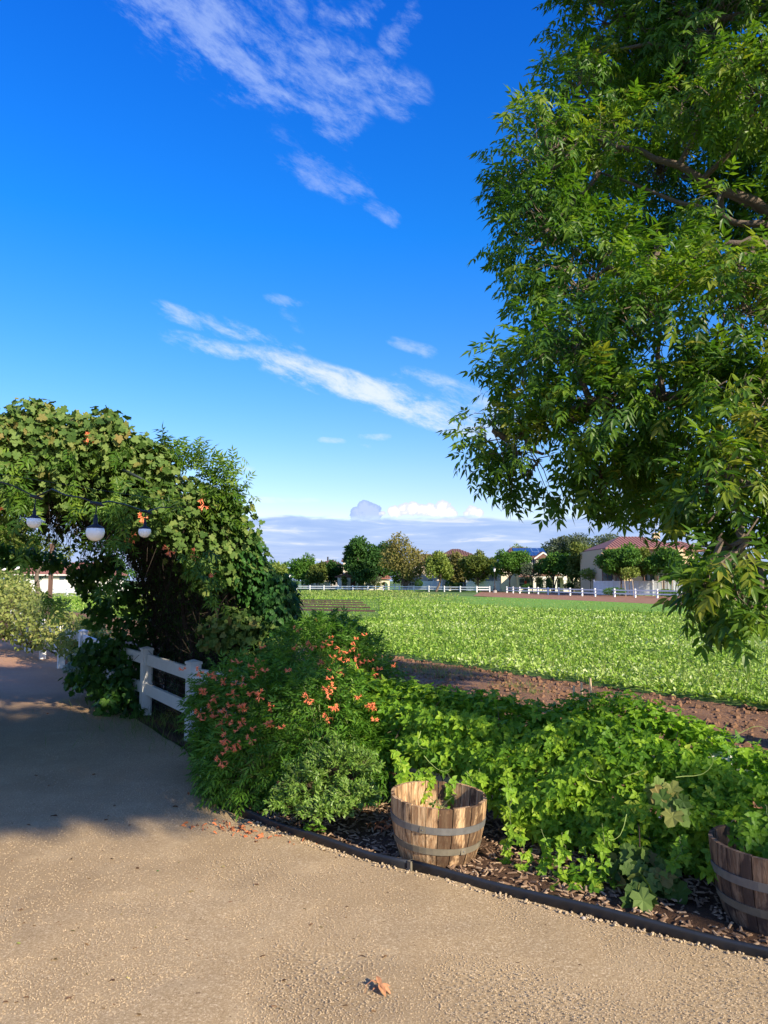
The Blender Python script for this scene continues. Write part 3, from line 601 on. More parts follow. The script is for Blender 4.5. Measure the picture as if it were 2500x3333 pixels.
BG = [  # boughs as seen: from the trunk to a row of points
 ([(4.85, 7.05, 2.9), W(2900, 1050, 6.8), W(2500, 690, 6.4), W(2250, 560, 6.4), W(2060, 490, 6.6), W(1900, 440, 6.8)], .085, .012),
 ([(4.8, 7.05, 3.3), W(2800, 900, 6.6), W(2500, 735, 6.3), W(2380, 715, 6.3), W(2200, 640, 6.5), W(1950, 560, 6.8)], .06, .01),
 ([(4.8, 7.1, 2.7), W(2850, 1000, 6.2), W(2500, 800, 5.9), W(2400, 790, 5.9), W(2280, 830, 6.), W(2050, 900, 6.2)], .06, .012),
 ([(4.9, 7.1, 2.4), W(2800, 1150, 6.0), W(2500, 820, 5.7), W(2440, 830, 5.7), W(2250, 880, 5.8)], .045, .012),
 ([(4.9, 7.1, 2.1), W(2700, 1330, 5.8), W(2300, 1300, 5.7), W(2050, 1290, 5.8), W(1850, 1330, 6.0), W(1650, 1430, 6.1)], .08, .01),
 ([(4.7, 7.0, 4.4), W(2700, 250, 7.0), W(2380, 170, 6.9), W(2150, 150, 7.0), W(1950, 170, 7.2)], .07, .012),
 ([(4.7, 7.0, 4.8), W(2600, 80, 7.2), W(2300, 65, 7.1), W(2100, 0, 7.4)], .06, .012),
 ([(4.9, 7.1, 2.3), W(2900, 1500, 5.6), W(2600, 1550, 4.9), W(2430, 1600, 4.6), W(2400, 1800, 4.4)], .06, .01),
 ([(4.6, 6.9, 5.6), W(2300, -300, 7.4), W(2000, -200, 7.7)], .07, .015), ([(4.65, 7, 4.5), (5.6, 8.4, 6.3)], .08, .02), ([(4.65, 7, 5.0), (3.6, 9.0, 7.0)], .07, .02), ([(4.6, 6.9, 6.5), (4.6, 5.6, 9)], .07, .02), ([(4.65, 7, 5.5), (6.7, 6.3, 7.8)], .08, .02), ([(4.9, 7.1, 3), (6.5, 7.6, 4.9)], .07, .02)]
bpts = []
for (pp, r0, r1) in BG:
    p_, r_ = bough(pp, r0, r1, 14, .025); MB().tube(p_, r_, 7).part('bough', 'bark', at, True); bpts += [np.array(p) for p in p_[3:]]
bpts = np.array(bpts + [np.array(p) for p in TRK[5:]])
# clumps: ends of twigs, each with a spray of drooping compound leaves
P, O, C = lobes_surface(ASH, 7600, (.35, 1.04))
holes = [W(2080, 560, 6.8), W(2260, 620, 6.5), W(2420, 640, 6.2), W(2400, 760, 6.0), W(2150, 740, 6.5), W(2250, 70, 7), W(2230, 1640, 6)]
kp = np.ones(len(P), bool)
for h, rr in zip(holes, (.26, .32, .4, .34, .28, .24, .12)):
    kp &= np.linalg.norm(P - np.array(h), axis=1) > rr
    # also open the gap along the depth of the crown
dirs = P - np.array([0, 0, CH])
P, O, C = P[kp], O[kp], C[kp]
# sub-branches run from bough to lobe centres, twigs from there to the clumps
LC = np.array([l[:3] for l in ASH]); near = np.array([bpts[np.argmin(np.linalg.norm(bpts - c, axis=1))] for c in LC])
tubes_np('branches', near, (near + LC) / 2 + rng.normal(0, .08, LC.shape) + [0, 0, .08], LC, .03, .013, 'bark', at, 6)
sel = rng.random(len(P)) < .5; Ps, Cs = P[sel], C[sel]
Cj = Cs + (Ps - Cs) * rng.uniform(-.2, .55, (len(Ps), 1)) + rng.normal(0, .1, Ps.shape); tubes_np('twigs', Cj, (Ps + Cj) / 2 + rng.normal(0, .04, Ps.shape) + [0, 0, .04], Ps, .006, .0025, 'bark', at, 3)
K = 5; n = len(P) * K; PP = np.repeat(P, K, 0) + unit(n) * (rng.random((n, 1)) ** .5) * .13; OO = np.repeat(O, K, 0)
Yv = nrm(OO * .75 + unit(n) * .75 + np.array([0, 0, -.42])); NN = nrm(OO * .5 + np.array([0, 0, 1.0]) + unit(n) * .45)
AT = leaf_compound(3, .46, .36, False, .25, 1); ATf = leaf_compound(3, .46, .36, True, .25, 1); ATc = leaf_compound(3, .46, .42, False, .25, 1, cheap=True)
rnd = np.clip(.55 * rng.random(n) + .45 * spatial(PP, 1.8) + .12 * (OO[:, 2]), 0, 1) ** 1.2
foliage(at, AT, PP, Yv, NN, rng.uniform(.13, .215, n), 'ash_leaf', 300, rnd=rnd, Tf=ATf, Tc=ATc, cheap=~insight(PP) | (OO[:, 1] > .35))
# unseen tree, added and shaped to shade the path and the right-hand barrel
shade_tree = empty('ash_tree', (.2, -2.2, 0), 'unseen tree added behind the camera so that its crown shades the path near the arch', 'tree')
MB().tube(*bough([(.2, -2.2, -.1), (.5, -2.0, 2.8), (3.2, -1.0, 5.1)], .2, .06, 8, .03), 9).part('trunk', 'bark', shade_tree, True)
for l in SHADE_LOBES[:-1]: p_, r_ = bough([(1.8, -1.6, 4.2), ((l[0] + 1.8) / 2, (l[1] - 1.4) / 2, 4.95), l[:3]], .05, .015, 6, .02); MB().tube(p_, r_, 5).part('bough', 'bark', shade_tree, True)
P2, O2, C2 = lobes_surface(SHADE_LOBES, 2000, (.2, 1.05)); n = len(P2) * 3; PP = np.repeat(P2, 3, 0) + unit(n) * .12; OO = np.repeat(O2, 3, 0)
foliage(shade_tree, ATc, PP, nrm(OO + unit(n) * .6 + [0, 0, -.5]), nrm(unit(n) * .5 + [0, 0, 1.]), rng.uniform(.2, .28, n), 'ash_leaf', 0, bulk='crown')

# ------------------------------------------------------------------ the vine arch
A0 = np.array([-1.22, 8.42, 0.]); LD = np.array([-.86, -.51, 0.]); DD = np.array([-.53, .848, 0.]); UP = np.array([0, 0, 1.])
def arch_pt(s, z, t): return A0 + np.multiply.outer(s, LD) + np.multiply.outer(z, UP) + np.multiply.outer(t, DD)
fr = empty('arbor_frame', tuple(A0), 'dark metal hoop frame of the tunnel arch, almost hidden by vines', 'arbor')
prof = [(.35, -.05), (.33, .8), (.38, 1.5), (.62, 2.1), (1.1, 2.55), (1.75, 2.8), (2.4, 2.88), (3.05, 2.8), (3.7, 2.55), (4.18, 2.1), (4.42, 1.5), (4.47, .8), (4.45, -.05)]
PR = np.array(prof)
for k in range(5):
    t = .25 + k * .95; MB().tube([arch_pt(np.array(s), np.array(z), np.array(t)) for s, z in prof], .018, 6).part('hoop', 'frame_dark', fr, True)
for (s, z) in prof[1:-1:2]:
    MB().tube([arch_pt(np.array(s), np.array(z), np.array(.25)), arch_pt(np.array(s), np.array(z), np.array(4.05))], .011, 5).part('cross_bar', 'frame_dark', fr)
def arch_profile(u):     # u 0..1 right foot to left foot -> position and outward normal in the section
    q = np.linspace(0, 1, len(PR)); s = np.interp(u, q, PR[:, 0]); z = np.interp(u, q, PR[:, 1]); e = .02
    ds = np.interp(u + e, q, PR[:, 0]) - np.interp(u - e, q, PR[:, 0]); dz = np.interp(u + e, q, PR[:, 1]) - np.interp(u - e, q, PR[:, 1])
    l = np.hypot(ds, dz) + 1e-9; return s, z, -dz / l, ds / l
def arch_cloud(n, ulo, uhi, tlo, thi, olo, ohi, front=False):
    u = rng.uniform(ulo, uhi, n); t = rng.uniform(tlo, thi, n); s, z, ns, nz = arch_profile(u); o = rng.uniform(0, 1, n)
    bump = .5 + .5 * np.sin(u * 23 + 1.3 * np.sin(t * 3.1)) * np.sin(t * 4.3 + 2 * np.sin(u * 11)); off = olo + (ohi - olo) * (o ** .6) * (.55 + .45 * bump)
    Pn = arch_pt(s + ns * off, z + nz * off, t) if False else (A0 + (s + ns * off)[:, None] * LD + (z + nz * off)[:, None] * UP + t[:, None] * DD)
    On = ns[:, None] * LD + nz[:, None] * UP
    if front: On = nrm(On * .5 - DD * .9)
    return Pn, nrm(On), u, t
gv = empty('grape_vine', tuple(A0 + LD * .2), 'olive green grape vine with lobed leaves covering the top of the tunnel arch', 'vine')
iv = empty('ivy', tuple(A0 + LD * -.1), 'dark green ivy covering the right flank of the tunnel arch', 'vine')
cv = empty('trumpet_creeper', tuple(A0 + LD * .1), 'creeper with narrow bright leaves and a few orange flowers scattered over the arch', 'vine')
ga, gb = [], []
for (n, ul, uh, tl, th, ol, oh, fr_) in ((10500, .20, 1., -.28, .55, -.45, .62, 1), (5200, .24, 1., .3, 4.1, .05, .55, 0), (1500, .0, .25, -.2, .5, .15, .5, 1), (2600, .28, .95, 3.6, 4.3, -.55, .4, 0)):
    a, b, u, t = arch_cloud(n, ul, uh, tl, th, ol, oh, fr_); ga.append(a); gb.append(b)
GP, GO = np.concatenate(ga), np.concatenate(gb)
# hummocks over the crest
for (px, py, d, r) in ((110, 1400, 7.0, 110), (330, 1430, 7.2, 105), (200, 1450, 7.1, 120), (30, 1440, 6.9, 90), (370, 1370, 7.2, 45), (130, 1340, 7.0, 45), (500, 1500, 7.5, 75), (440, 1460, 7.4, 70), (700, 2060, 8.0, 60), (860, 2070, 8.1, 90), (770, 2030, 8.0, 60)):
    c = np.array(W(px, py, d)); rr = r / F * d; n = int(420 * (rr / .3) ** 2); u = unit(n); ga = c + u * rr * (rng.random((n, 1)) ** .4); GP = np.concatenate([GP, ga]); GO = np.concatenate([GO, nrm(u + [0, -.3, .2])])
n = len(GP); Yv = nrm(GO * .35 + unit(n) * .7 + [0, 0, -.75]); foliage(gv, GRAPE, GP, Yv, nrm(GO + unit(n) * .75 + [0, 0, .25]), rng.uniform(.052, .10, n), 'grape_leaf', 300, sp=.3)
a, b, u, t = arch_cloud(11500, .0, .30, -.22, 4.1, .1, .42); a2, b2, _, _ = arch_cloud(2600, .0, .24, -.3, .2, -.1, .5, True); n0 = 2200; c = np.array(W(905, 1990, 8.2)); u3 = unit(n0); e = np.array([.26, .35, .48]); a3 = c + u3 * e * (rng.random((n0, 1)) ** .4)
IP, IO = np.concatenate([a, a2, a3]), np.concatenate([b, b2, u3]); n = len(IP); foliage(iv, HEART, IP, nrm(IO * .3 + unit(n) * .5 + [0, 0, -.8]), nrm(IO + unit(n) * .4 + [0, 0, .2]), rng.uniform(.045, .085, n), 'ivy_leaf', 250)
# creeper sprays, also the pointed sprigs that stand up against the sky
cp, cd = [], []
def sprig(base, tip, k, sp=.05):
    base, tip = np.array(base), np.array(tip); t = rng.random((k, 1)); p = base + (tip - base) * t + rng.normal(0, sp, (k, 3)); cp.append(p); cd.append(nrm((tip - base) * .6 + unit(k) * np.linalg.norm(tip - base)))
for (x1, y1, x2, y2, d) in ((730, 1700, 715, 1470, 7.9), (740, 1690, 775, 1560, 7.9), (700, 1650, 640, 1450, 7.8), (720, 1600, 790, 1600, 8.), (700, 1560, 660, 1465, 7.8), (620, 1540, 560, 1430, 7.7), (560, 1500, 530, 1430, 7.6), (740, 1620, 745, 1500, 8.), (730, 1720, 790, 1650, 8.1), (600, 1520, 620, 1450, 7.7), (690, 1600, 730, 1540, 7.9)):
    sprig(W(x1, y1, d), W(x2, y2, d - .1), 34, .045)
for i in range(24):
    px, py = random.uniform(0, 760), random.uniform(1400, 1900); 
    if px > 250 and py > 1640: continue
    if py < 1400 + max(px - 400, 0) * .8: continue
    d = 7.0 + px / 760 * .9 - .55; sprig(W(px, py, d), W(px + random.uniform(-30, 30), py + random.uniform(60, 150), d - .05), 12, .035)
for (x1, y1, x2, y2) in ((390, 1620, 380, 1700), (400, 1640, 480, 1600), (380, 1700, 400, 1810), (600, 1790, 660, 1880), (650, 1800, 700, 1960), (350, 1880, 365, 1910)): sprig(W(x1, y1, 6.7), W(x2, y2, 6.65), 22, .04)
CP, CDr = np.concatenate(cp), np.concatenate(cd); n = len(CP); CT = leaf_compound(3, .5, .3, False, .3, 4)
foliage(cv, CT, CP, nrm(CDr + [0, 0, -.1]), nrm(unit(n) * .6 + [0, -.3, .8]), rng.uniform(.10, .17, n), 'creeper_leaf', 200)
# wood and dead growth inside: twigs fill the right wall and ceiling, coloured dark to imitate shade
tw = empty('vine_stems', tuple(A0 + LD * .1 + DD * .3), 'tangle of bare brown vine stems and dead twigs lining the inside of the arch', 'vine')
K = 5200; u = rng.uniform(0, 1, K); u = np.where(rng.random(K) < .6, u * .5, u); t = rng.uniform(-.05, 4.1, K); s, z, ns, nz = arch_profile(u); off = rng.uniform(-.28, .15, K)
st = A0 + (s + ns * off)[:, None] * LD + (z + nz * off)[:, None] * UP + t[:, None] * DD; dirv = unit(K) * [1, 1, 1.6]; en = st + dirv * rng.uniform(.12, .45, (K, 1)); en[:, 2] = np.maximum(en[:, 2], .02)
tubes_np('twigs', st, (st + en) / 2 + rng.normal(0, .05, st.shape), en, .005, .0025, 'twig_shaded', tw, 3)
# foliage lining of the vault (shaded inner leaves)
a, b, u, t = arch_cloud(13000, .06, .94, .1, 4.1, -.12, .25); n = len(a); foliage(iv, leaf_simple(.8, .08, .1), a, nrm(unit(n) + [0, 0, -.5]), nrm(b + unit(n) * .6), rng.uniform(.08, .13, n), 'ivy_leaf', 0, bulk='inner_foliage')
for (s0, t0, lean) in ((.32, .1, .1), (.25, .75, -.1), (.4, 1.5, .2), (.3, 2.4, 0), (.35, 3.3, .1), (4.4, .3, 0), (4.4, 2., .1), (4.45, 3.6, -.1)):
    ss = np.array([s0, s0 + random.uniform(-.1, .1), s0 + random.uniform(-.05, .15), (.5 if s0 < 2 else 4.3)]); zz = [0, .6, 1.3, 2.0]
    p_, r_ = bough([A0 + ss[i] * LD + zz[i] * UP + (t0 + lean * i) * DD for i in range(4)], .045, .02, 12, .03); MB().tube(p_, r_, 7).part('stem', 'vine_wood', tw, True)
# leaves of the grape hanging on the fence at the far mouth of the tunnel
gh = empty('grape_vine', (-4.0, 11.2, 0), 'dark green grape vine hanging over the fence at the far mouth of the arch', 'vine')
q = []; qo = []
for (px, py, d, r) in ((330, 2210, 10.6, 70), (400, 2250, 10.2, 75), (300, 2130, 11., 65), (380, 2120, 10.8, 75), (440, 2050, 10.8, 70), (330, 1990, 11.2, 55), (290, 1900, 11.5, 50), (360, 2300, 9.9, 45), (440, 2180, 10.4, 60), (420, 1940, 11., 60), (340, 1850, 11.5, 60), (260, 1860, 11.5, 45), (180, 1830, 11.4, 45), (240, 2210, 11.2, 40), (430, 2320, 9.7, 35), (100, 1810, 11.3, 40), (20, 1800, 11, 45)):
    c = np.array(W(px, py, d)); rr = r / F * d; n = int(150 * (rr / .3) ** 2); u = unit(n); q.append(c + u * rr * (rng.random((n, 1)) ** .45)); qo.append(u)
q, qo = np.concatenate(q), np.concatenate(qo); n = len(q); foliage(gh, GRAPE, q, nrm(qo * .3 + unit(n) * .6 + [0, 0, -.7]), nrm(qo + unit(n) * .5), rng.uniform(.07, .13, n), 'ivy_leaf', 150)

# ------------------------------------------------------------------ vine hedge over the fence
hv = empty('climbing_vine', (1.6, 5.1, 0), 'bright green leafy vine smothering the fence like a hedge behind the two barrels', 'vine')
FL = interp([(7.2, 1.2), (5.4, 2.6), (3.6, 3.8), (2.1, 4.75), (.65, 5.75), (-.1, 6.4), (-.55, 6.8)])
hy = np.array([1.2, 2.6, 3.8, 4.75, 5.2, 5.5, 5.75, 6.1, 6.4, 6.8]); hx = FL(hy)
top_z = lambda x: np.interp(x, [-.6, -.1, .3, .8, 1.15, 1.4, 1.62, 1.9, 2.2, 2.8, 4, 6], [.94, .82, .81, .79, .76, .84, .90, .78, .65, .57, .6, .6])
bot_z = lambda x: np.interp(x, [-.6, -.1, .15, .62, .8, 1.0, 1.3, 2.0, 4], [.25, .3, .36, .36, .38, .16, .08, .05, .05])
prt = lambda x: np.interp(x, [-.6, .1, .75, 1.0, 1.4, 2.0, 3, 6], [.24, .22, .30, .46, .5, .45, .45, .45])
def hedge_cloud(n, lo, hi, xlo=-.5, xhi=6.2):
    y = rng.uniform(1.3, 6.8, n); x = FL(y); sl = np.arctan2(np.gradient(FL(np.linspace(1.3, 6.8, 50))).mean() * 0 - .78, .62)
    nf = np.array([-.55, -.83, 0.]); v = rng.uniform(0, 1, n)                 # v: 0 bottom front ... .72 top front ... 1 top back
    tz, bz, pr = top_z(x), bot_z(x), prt(x); bump = np.sin(x * 6.1 + 2 * np.sin(v * 7)) * np.sin(v * 9 + 3 * np.sin(x * 2.3)) * .5 + .5
    fr_ = v < .7; vv = v / .7; zf = bz + (tz - bz) * vv; of = pr * (.55 + .45 * np.sin(np.pi * np.clip(vv, 0, 1) ** .8 * .85 + .35)) * (.75 + .4 * bump)
    w = (v - .7) / .3; zb = tz + .06 * np.sin(w * 3.14) - .3 * np.clip(w - .6, 0, 1); ob = pr * .35 * (1 - w) - .25 * w
    z = np.where(fr_, zf, zb); o = np.where(fr_, of, ob); d = rng.uniform(lo, hi, n); out = np.where(fr_[:, None], nf + [0, 0, .25], np.array([0, 0, 1.]) + nf * .1)
    P = np.stack([x, y, z], 1) + nf * o[:, None] + nrm(out) * (d + .05 * bump)[:, None]; return P, nrm(out), x
P, O, x = hedge_cloud(23000, -.10, .045); ok = P[:, 2] > .02; P, O = P[ok], O[ok]; n = len(P)
TRIFOL = []; tv, tf = TRI; vs = []; fs = []
for k, (a, sc) in enumerate(((0, 1.), (R(88), .9), (-R(88), .9))):
    q = tv * [.92, 1, 1] * sc * .6; X = q[:, 0] * math.cos(a) + q[:, 1] * math.sin(a); Y = -q[:, 0] * math.sin(a) + q[:, 1] * math.cos(a); fs.append(tf + len(tv) * k); vs.append(np.stack([X, Y + .32 + .12 * (k == 0), q[:, 2] - .12 * Y], 1))
TRIFOL = (np.concatenate(vs), np.concatenate(fs))
Yv = nrm(O * .25 + unit(n) * .55 + [0, 0, -.6]); foliage(hv, TRIFOL, P, Yv, nrm(O * 1. + unit(n) * .42 + [0, 0, .3]), rng.uniform(.055, .098, n), 'bean_leaf', 300, sp=.4)
P, O, x = hedge_cloud(7000, -.3, -.1); ok = P[:, 2] > .02; P, O = P[ok], O[ok]; n = len(P)
foliage(hv, leaf_simple(.8, .08, .1), P, nrm(unit(n) + [0, 0, -.4]), nrm(O + unit(n) * .6), rng.uniform(.07, .1, n), 'bean_leaf', 0, bulk='inner_foliage')
# inner stems
K = 1100; y = rng.uniform(3, 6.6, K); x = FL(y); nf = np.array([-.55, -.83, 0.]); st = np.stack([x, y, rng.uniform(.02, .7, K)], 1) + nf * rng.uniform(-.15, .2, (K, 1)); en = st + unit(K) * rng.uniform(.12, .28, (K, 1)); en[:, 2] = np.maximum(en[:, 2], .015)
tubes_np('stems', st, (st + en) / 2 + rng.normal(0, .05, st.shape), en, .003, .002, 'twig_dead', hv)
# trailing strands at the hem of the curtain and over the barrel
def strand(par, pts, k, T, mat, s0, s1, r=.0022, tm='twig_green', nm='strand'):
    pts = [Vector(p) for p in pts]; p_, r_ = bough(pts, r, r * .6, 14, .008); MB().tube(p_, r_, 4).part(nm, tm, par); Q = np.array([np.array(p_[random.randint(0, 14)]) for _ in range(k)]) + rng.normal(0, .012, (k, 3)); return Q
hang = []
for (px, py, d, L) in ((1660, 2560, 4.75, 240), (1690, 2700, 4.65, 120), (1760, 2700, 4.6, 110), (1830, 2710, 4.5, 80), (1900, 2760, 4.45, 120), (1960, 2680, 4.4, 160), (1310, 2500, 5.25, 45), (1360, 2505, 5.25, 60), (1400, 2500, 5.22, 90), (1450, 2505, 5.2, 80), (1520, 2510, 5.2, 70), (1560, 2500, 5.2, 60), (1640, 2500, 4.8, 130), (1290, 2440, 5.2, 90), (2320, 2750, 4.1, 70), (2460, 2680, 4.0, 90), (2400, 2720, 4.0, 80), (2210, 2720, 4.2, 80), (2490, 2620, 3.95, 90), (2430, 2650, 3.95, 70)):
    a = W(px, py, d); b = W(px + random.uniform(-25, 15), py + L, d - .04); b.z = max(b.z, .04); hang.append(strand(hv, [a, (a + b) / 2 + Vector((.02, -.02, 0)), b], 16, None, None, 0, 0))
H = np.concatenate(hang); n = len(H); foliage(hv, TRIFOL, H, nrm(unit(n) * .5 + [0, -.2, -.7]), nrm(unit(n) * .4 + [-.2, -.8, .5]), rng.uniform(.055, .09, n), 'bean_leaf', 0, bulk='hanging_leaves')
P = np.array(B1) + np.stack([rng.uniform(-.1, .1, 7), rng.uniform(-.02, .1, 7), rng.uniform(.21, .29, 7)], 1); n = 7
sp1 = empty('seedling', (B1.x, B1.y, .21), 'small green vine shoot growing inside the sunlit half barrel', 'plant'); foliage(sp1, TRIFOL, P, nrm(unit(n) + [0, 0, -.3]), nrm(unit(n) * .5 + [0, -.5, 1]), rng.uniform(.05, .08, n), 'bean_leaf', 7)
for k in range(5): a = B1 + Vector((random.uniform(-.05, .05), random.uniform(-.05, .05), .19)); MB().tube([a, a + Vector((random.uniform(-.05, .05), 0, .1)), a + Vector((random.uniform(-.12, .12), random.uniform(-.1, .1), .17))], .002, 4).part('stem', 'twig_green', sp1)
# curly tendrils
def curl(par, px, py, d, L, turn, ang):
    p = W(px, py, d); pts = []; a = ang; s = L / 16
    for i in range(17): pts.append(p.copy()); p = p + Vector((math.cos(a) * s, -.004, math.sin(a) * s)); a += turn * (i / 16) ** 1.5 * .42 + random.uniform(-.15, .15)
    MB().tube(pts, [.0022 - .0001 * i for i in range(17)], 4).part('tendril', 'tendril', par)
for c in ((1380, 2460, 4.95, .24, 1, -.8), (1960, 2545, 4.3, .18, -1, 3.0), (2030, 2530, 4.3, .16, 1, .6), (2040, 2650, 4.25, .2, -1, -2.0), (1370, 2380, 5.1, .15, 1, -2), (2200, 2530, 4.15, .28, 1, .2), (2390, 2400, 4.4, .2, -1, .9), (2400, 2900, 4., .2, 1, .1)): curl(hv, *c)
# hummock with bamboo canes
for k, (px, y0, y1, lab) in enumerate(((1868, 2232, 2300, 'leftmost of the three bamboo canes poking out of the vine hedge'), (1893, 2222, 2300, 'middle one of the three bamboo canes in the vine hedge'), (1921, 2206, 2300, 'tallest, rightmost of the three bamboo canes in the vine hedge'))):
    d = 5.35; a = W(px, y0, d); b = a.copy(); b.z = 0; b.x += .03 * (k - 1); o = MB().tube([b, (a + b) / 2, a], [.009, .0085, .008], 6).top('bamboo_cane', 'bamboo', tuple(b)); tag(o, lab, 'cane', 'bamboo canes in the hedge')
# grape shoot in front of the hedge
gs = empty('grape_vine', (1.42, 4.45, 0), 'grape vine shoot with big lobed leaves trailing onto the mulch between the barrels', 'vine')
q = []
for (px, py, d, r, k) in ((2060, 2800, 4.35, 60, 30), (2110, 2860, 4.25, 50, 26), (2085, 2900, 4.15, 35, 16), (2180, 2840, 4.25, 40, 16), (2020, 2830, 4.35, 35, 12), (2160, 2560, 4.3, 40, 12), (2190, 2600, 4.25, 35, 10)):
    c = np.array(W(px, py, d)); q.append(c + unit(k) * (r / F * d) * rng.random((k, 1)) ** .4)
q = np.concatenate(q); q[:, 2] = np.maximum(q[:, 2], .05); n = len(q); foliage(gs, GRAPE, q, nrm(unit(n) * .5 + [0, 0, -.6]), nrm(unit(n) * .5 + [-.2, -.9, .7]), rng.uniform(.08, .13, n), 'grape_leaf', n)
MB().tube([(1.62, 4.9, .02), (1.55, 4.7, .3), (1.5, 4.5, .3), (1.45, 4.35, .06)], .004, 5).part('stem', 'vine_wood', gs)
lo = empty('seedling', tuple(G(1880, 2860)), 'low sprig of vine leaves lying on the mulch, left of the grape shoot', 'plant'); n = 46; c = np.array(G(1885, 2862, .05)); q = c + rng.normal(0, 1, (n, 3)) * [.09, .06, .03]; q[:, 2] = np.clip(q[:, 2], .03, .2)
foliage(lo, TRIFOL, q, nrm(unit(n) * [1, 1, .3]), nrm(unit(n) * .4 + [0, -.3, 1]), rng.uniform(.06, .1, n), 'bean_leaf', 46)

# ------------------------------------------------------------------ trumpet bush with orange flowers
BL = [pl(780, 2310, 6.9, 150, 1.2, 1.1), pl(900, 2330, 6.6, 180, 1.1, 1.), pl(1020, 2210, 7.2, 170, 1.1, 1.05), pl(1130, 2150, 7.4, 120, 1.1, .9), pl(1190, 2260, 7.0, 110, 1.1, 1.2), pl(760, 2480, 6.5, 115, 1.2, 1.1), pl(860, 2500, 6.2, 180, 1.1, 1.), pl(1060, 2400, 6.3, 210, 1., 1.), pl(1000, 2560, 6.1, 170, 1., .8),
      pl(1180, 2480, 6.1, 110, 1.1, 1.4), pl(800, 2580, 6.2, 110, 1, .6), pl(700, 2280, 7.0, 60, 1.2, .9), pl(720, 2400, 6.8, 85, 1.2, 1.), pl(1080, 2060, 7.7, 80, 1.1, .7), pl(1220, 2350, 6.6, 80, 1.1, 1.2), pl(900, 2620, 6.0, 120, 1., .5)]
tb = empty('trumpet_bush', (-1.0, 6.4, 0), 'big green bush with orange trumpet flowers between the arch and the vine hedge', 'bush')
P, O, C = lobes_surface(BL, 14000, (.35, 1.06)); ok = P[:, 2] > .04; P, O, C = P[ok], O[ok], C[ok]; n = len(P); BT = leaf_compound(3, .44, .26, False, .35, 7); BTf = leaf_compound(3, .44, .26, True, .35, 7)
foliage(tb, BT, P, nrm(O * .8 + unit(n) * .6 + [0, 0, -.1]), nrm(O * .5 + unit(n) * .35 + [0, 0, .9]), rng.uniform(.085, .15, n), 'bush_leaf', 300, Tf=BTf, Tc=leaf_compound(3, .44, .3, False, .35, 7, cheap=True), cheap=O[:, 1] > .25)
s_ = rng.random(n) < .10; cc = C[s_] * [1, 1, .5]; tubes_np('stems', cc, (cc + P[s_]) / 2, P[s_], .006, .002, 'twig_green', tb)
hull = MB()
for l in BL:
    M_ = Matrix.Translation(l[:3]) @ Matrix.Diagonal((l[3] * 1.03, l[4] * 1.03, l[5] * 1.03, 1)); hull.lathe([(math.sin(a) if 0 < a < 3.14 else .001, -math.cos(a)) for a in np.linspace(0, math.pi, 9)], (0, 0, 0), 14, M_)
bvh = BVHTree.FromPolygons(hull.v, hull.f)
def trumpet_cluster(seed, k):
    rs = random.Random(seed); m = MB()
    for i in range(k):
        d = Vector((rs.gauss(0, .75), rs.gauss(0, .75), rs.uniform(-.2, 1))).normalized(); L = rs.uniform(.04, .055); Q = d.to_track_quat('Z', 'Y').to_matrix().to_4x4(); o = Vector((rs.gauss(0, .009), rs.gauss(0, .009), rs.gauss(0, .006)))
        vs = []; prof = [(.002, 0), (.0035, .35), (.0075, .8)]
        for (r, z) in prof:
            for a in range(5): t = a * 1.2566; vs.append(Q @ Vector((r * math.cos(t), r * math.sin(t), z * L)) + o)
        fs = [(j * 5 + a, j * 5 + (a + 1) % 5, (j + 1) * 5 + (a + 1) % 5, (j + 1) * 5 + a) for j in range(2) for a in range(5)]
        for a in range(5):
            t = a * 1.2566 + .63; b = len(vs); vs.append(Q @ Vector((.021 * math.cos(t), .021 * math.sin(t), L * .98)) + o); fs.append((10 + a, 10 + (a + 1) % 5, b))
        m.add(vs, fs)
    return m.mesh('flower', 'petal_orange')
TC = [trumpet_cluster(1, 3), trumpet_cluster(2, 6), trumpet_cluster(3, 9), trumpet_cluster(4, 12)]
FLW = [(100, 380, 1), (210, 415, 2), (270, 450, 2), (345, 320, 0), (375, 330, 0), (510, 310, 1), (490, 365, 1), (480, 425, 0), (395, 455, 1), (550, 390, 0), (130, 525, 3), (210, 565, 2), (340, 535, 1), (580, 615, 1), (185, 620, 1), (105, 660, 1), (290, 665, 1), (400, 635, 3), (140, 715, 0), (330, 735, 0), (390, 725, 2), (260, 740, 2), (240, 775, 1), (575, 745, 3), (450, 840, 1), (285, 835, 1), (295, 885, 1), (355, 880, 2), (280, 930, 0), (250, 985, 1), (285, 1025, 0), (765, 95, 1), (860, 205, 1), (935, 230, 0), (1000, 205, 0), (1050, 235, 1), (955, 335, 1), (1000, 335, 0), (1055, 385, 2), (1125, 330, 1), (1165, 325, 1), (1215, 330, 0), (1185, 370, 1), (1180, 290, 0), (1285, 390, 1), (1330, 370, 0), (985, 440, 0), (1000, 485, 1), (965, 500, 0), (970, 530, 1), (840, 560, 1), (855, 600, 0), (510, 550, 1), (1015, 630, 3), (970, 690, 1), (1180, 565, 0), (1265, 630, 3), (1320, 620, 0), (1295, 720, 0), (665, 1145, 0), (515, 1390, 0), (1010, 1045, 0), (1125, 1050, 0), (905, 40, 0), (1155, 215, 1), (1220, 145, 0), (1000, 160, 0), (1420, 345, 0), (460, 350, 0)]
def put_flower(par, p, k, sc=1.):
    o = link('flower', TC[k], par, Vector(p) - rootloc(par)); o.rotation_euler = (R(100) + random.uniform(-.5, .5), random.uniform(-.4, .4), random.uniform(-.9, .9)); o.scale = (sc,) * 3
FLW += [(random.gauss(300, 170), random.gauss(560, 190), 0) for _ in range(16)] + [(random.gauss(1080, 150), random.gauss(330, 110), 0) for _ in range(12)]
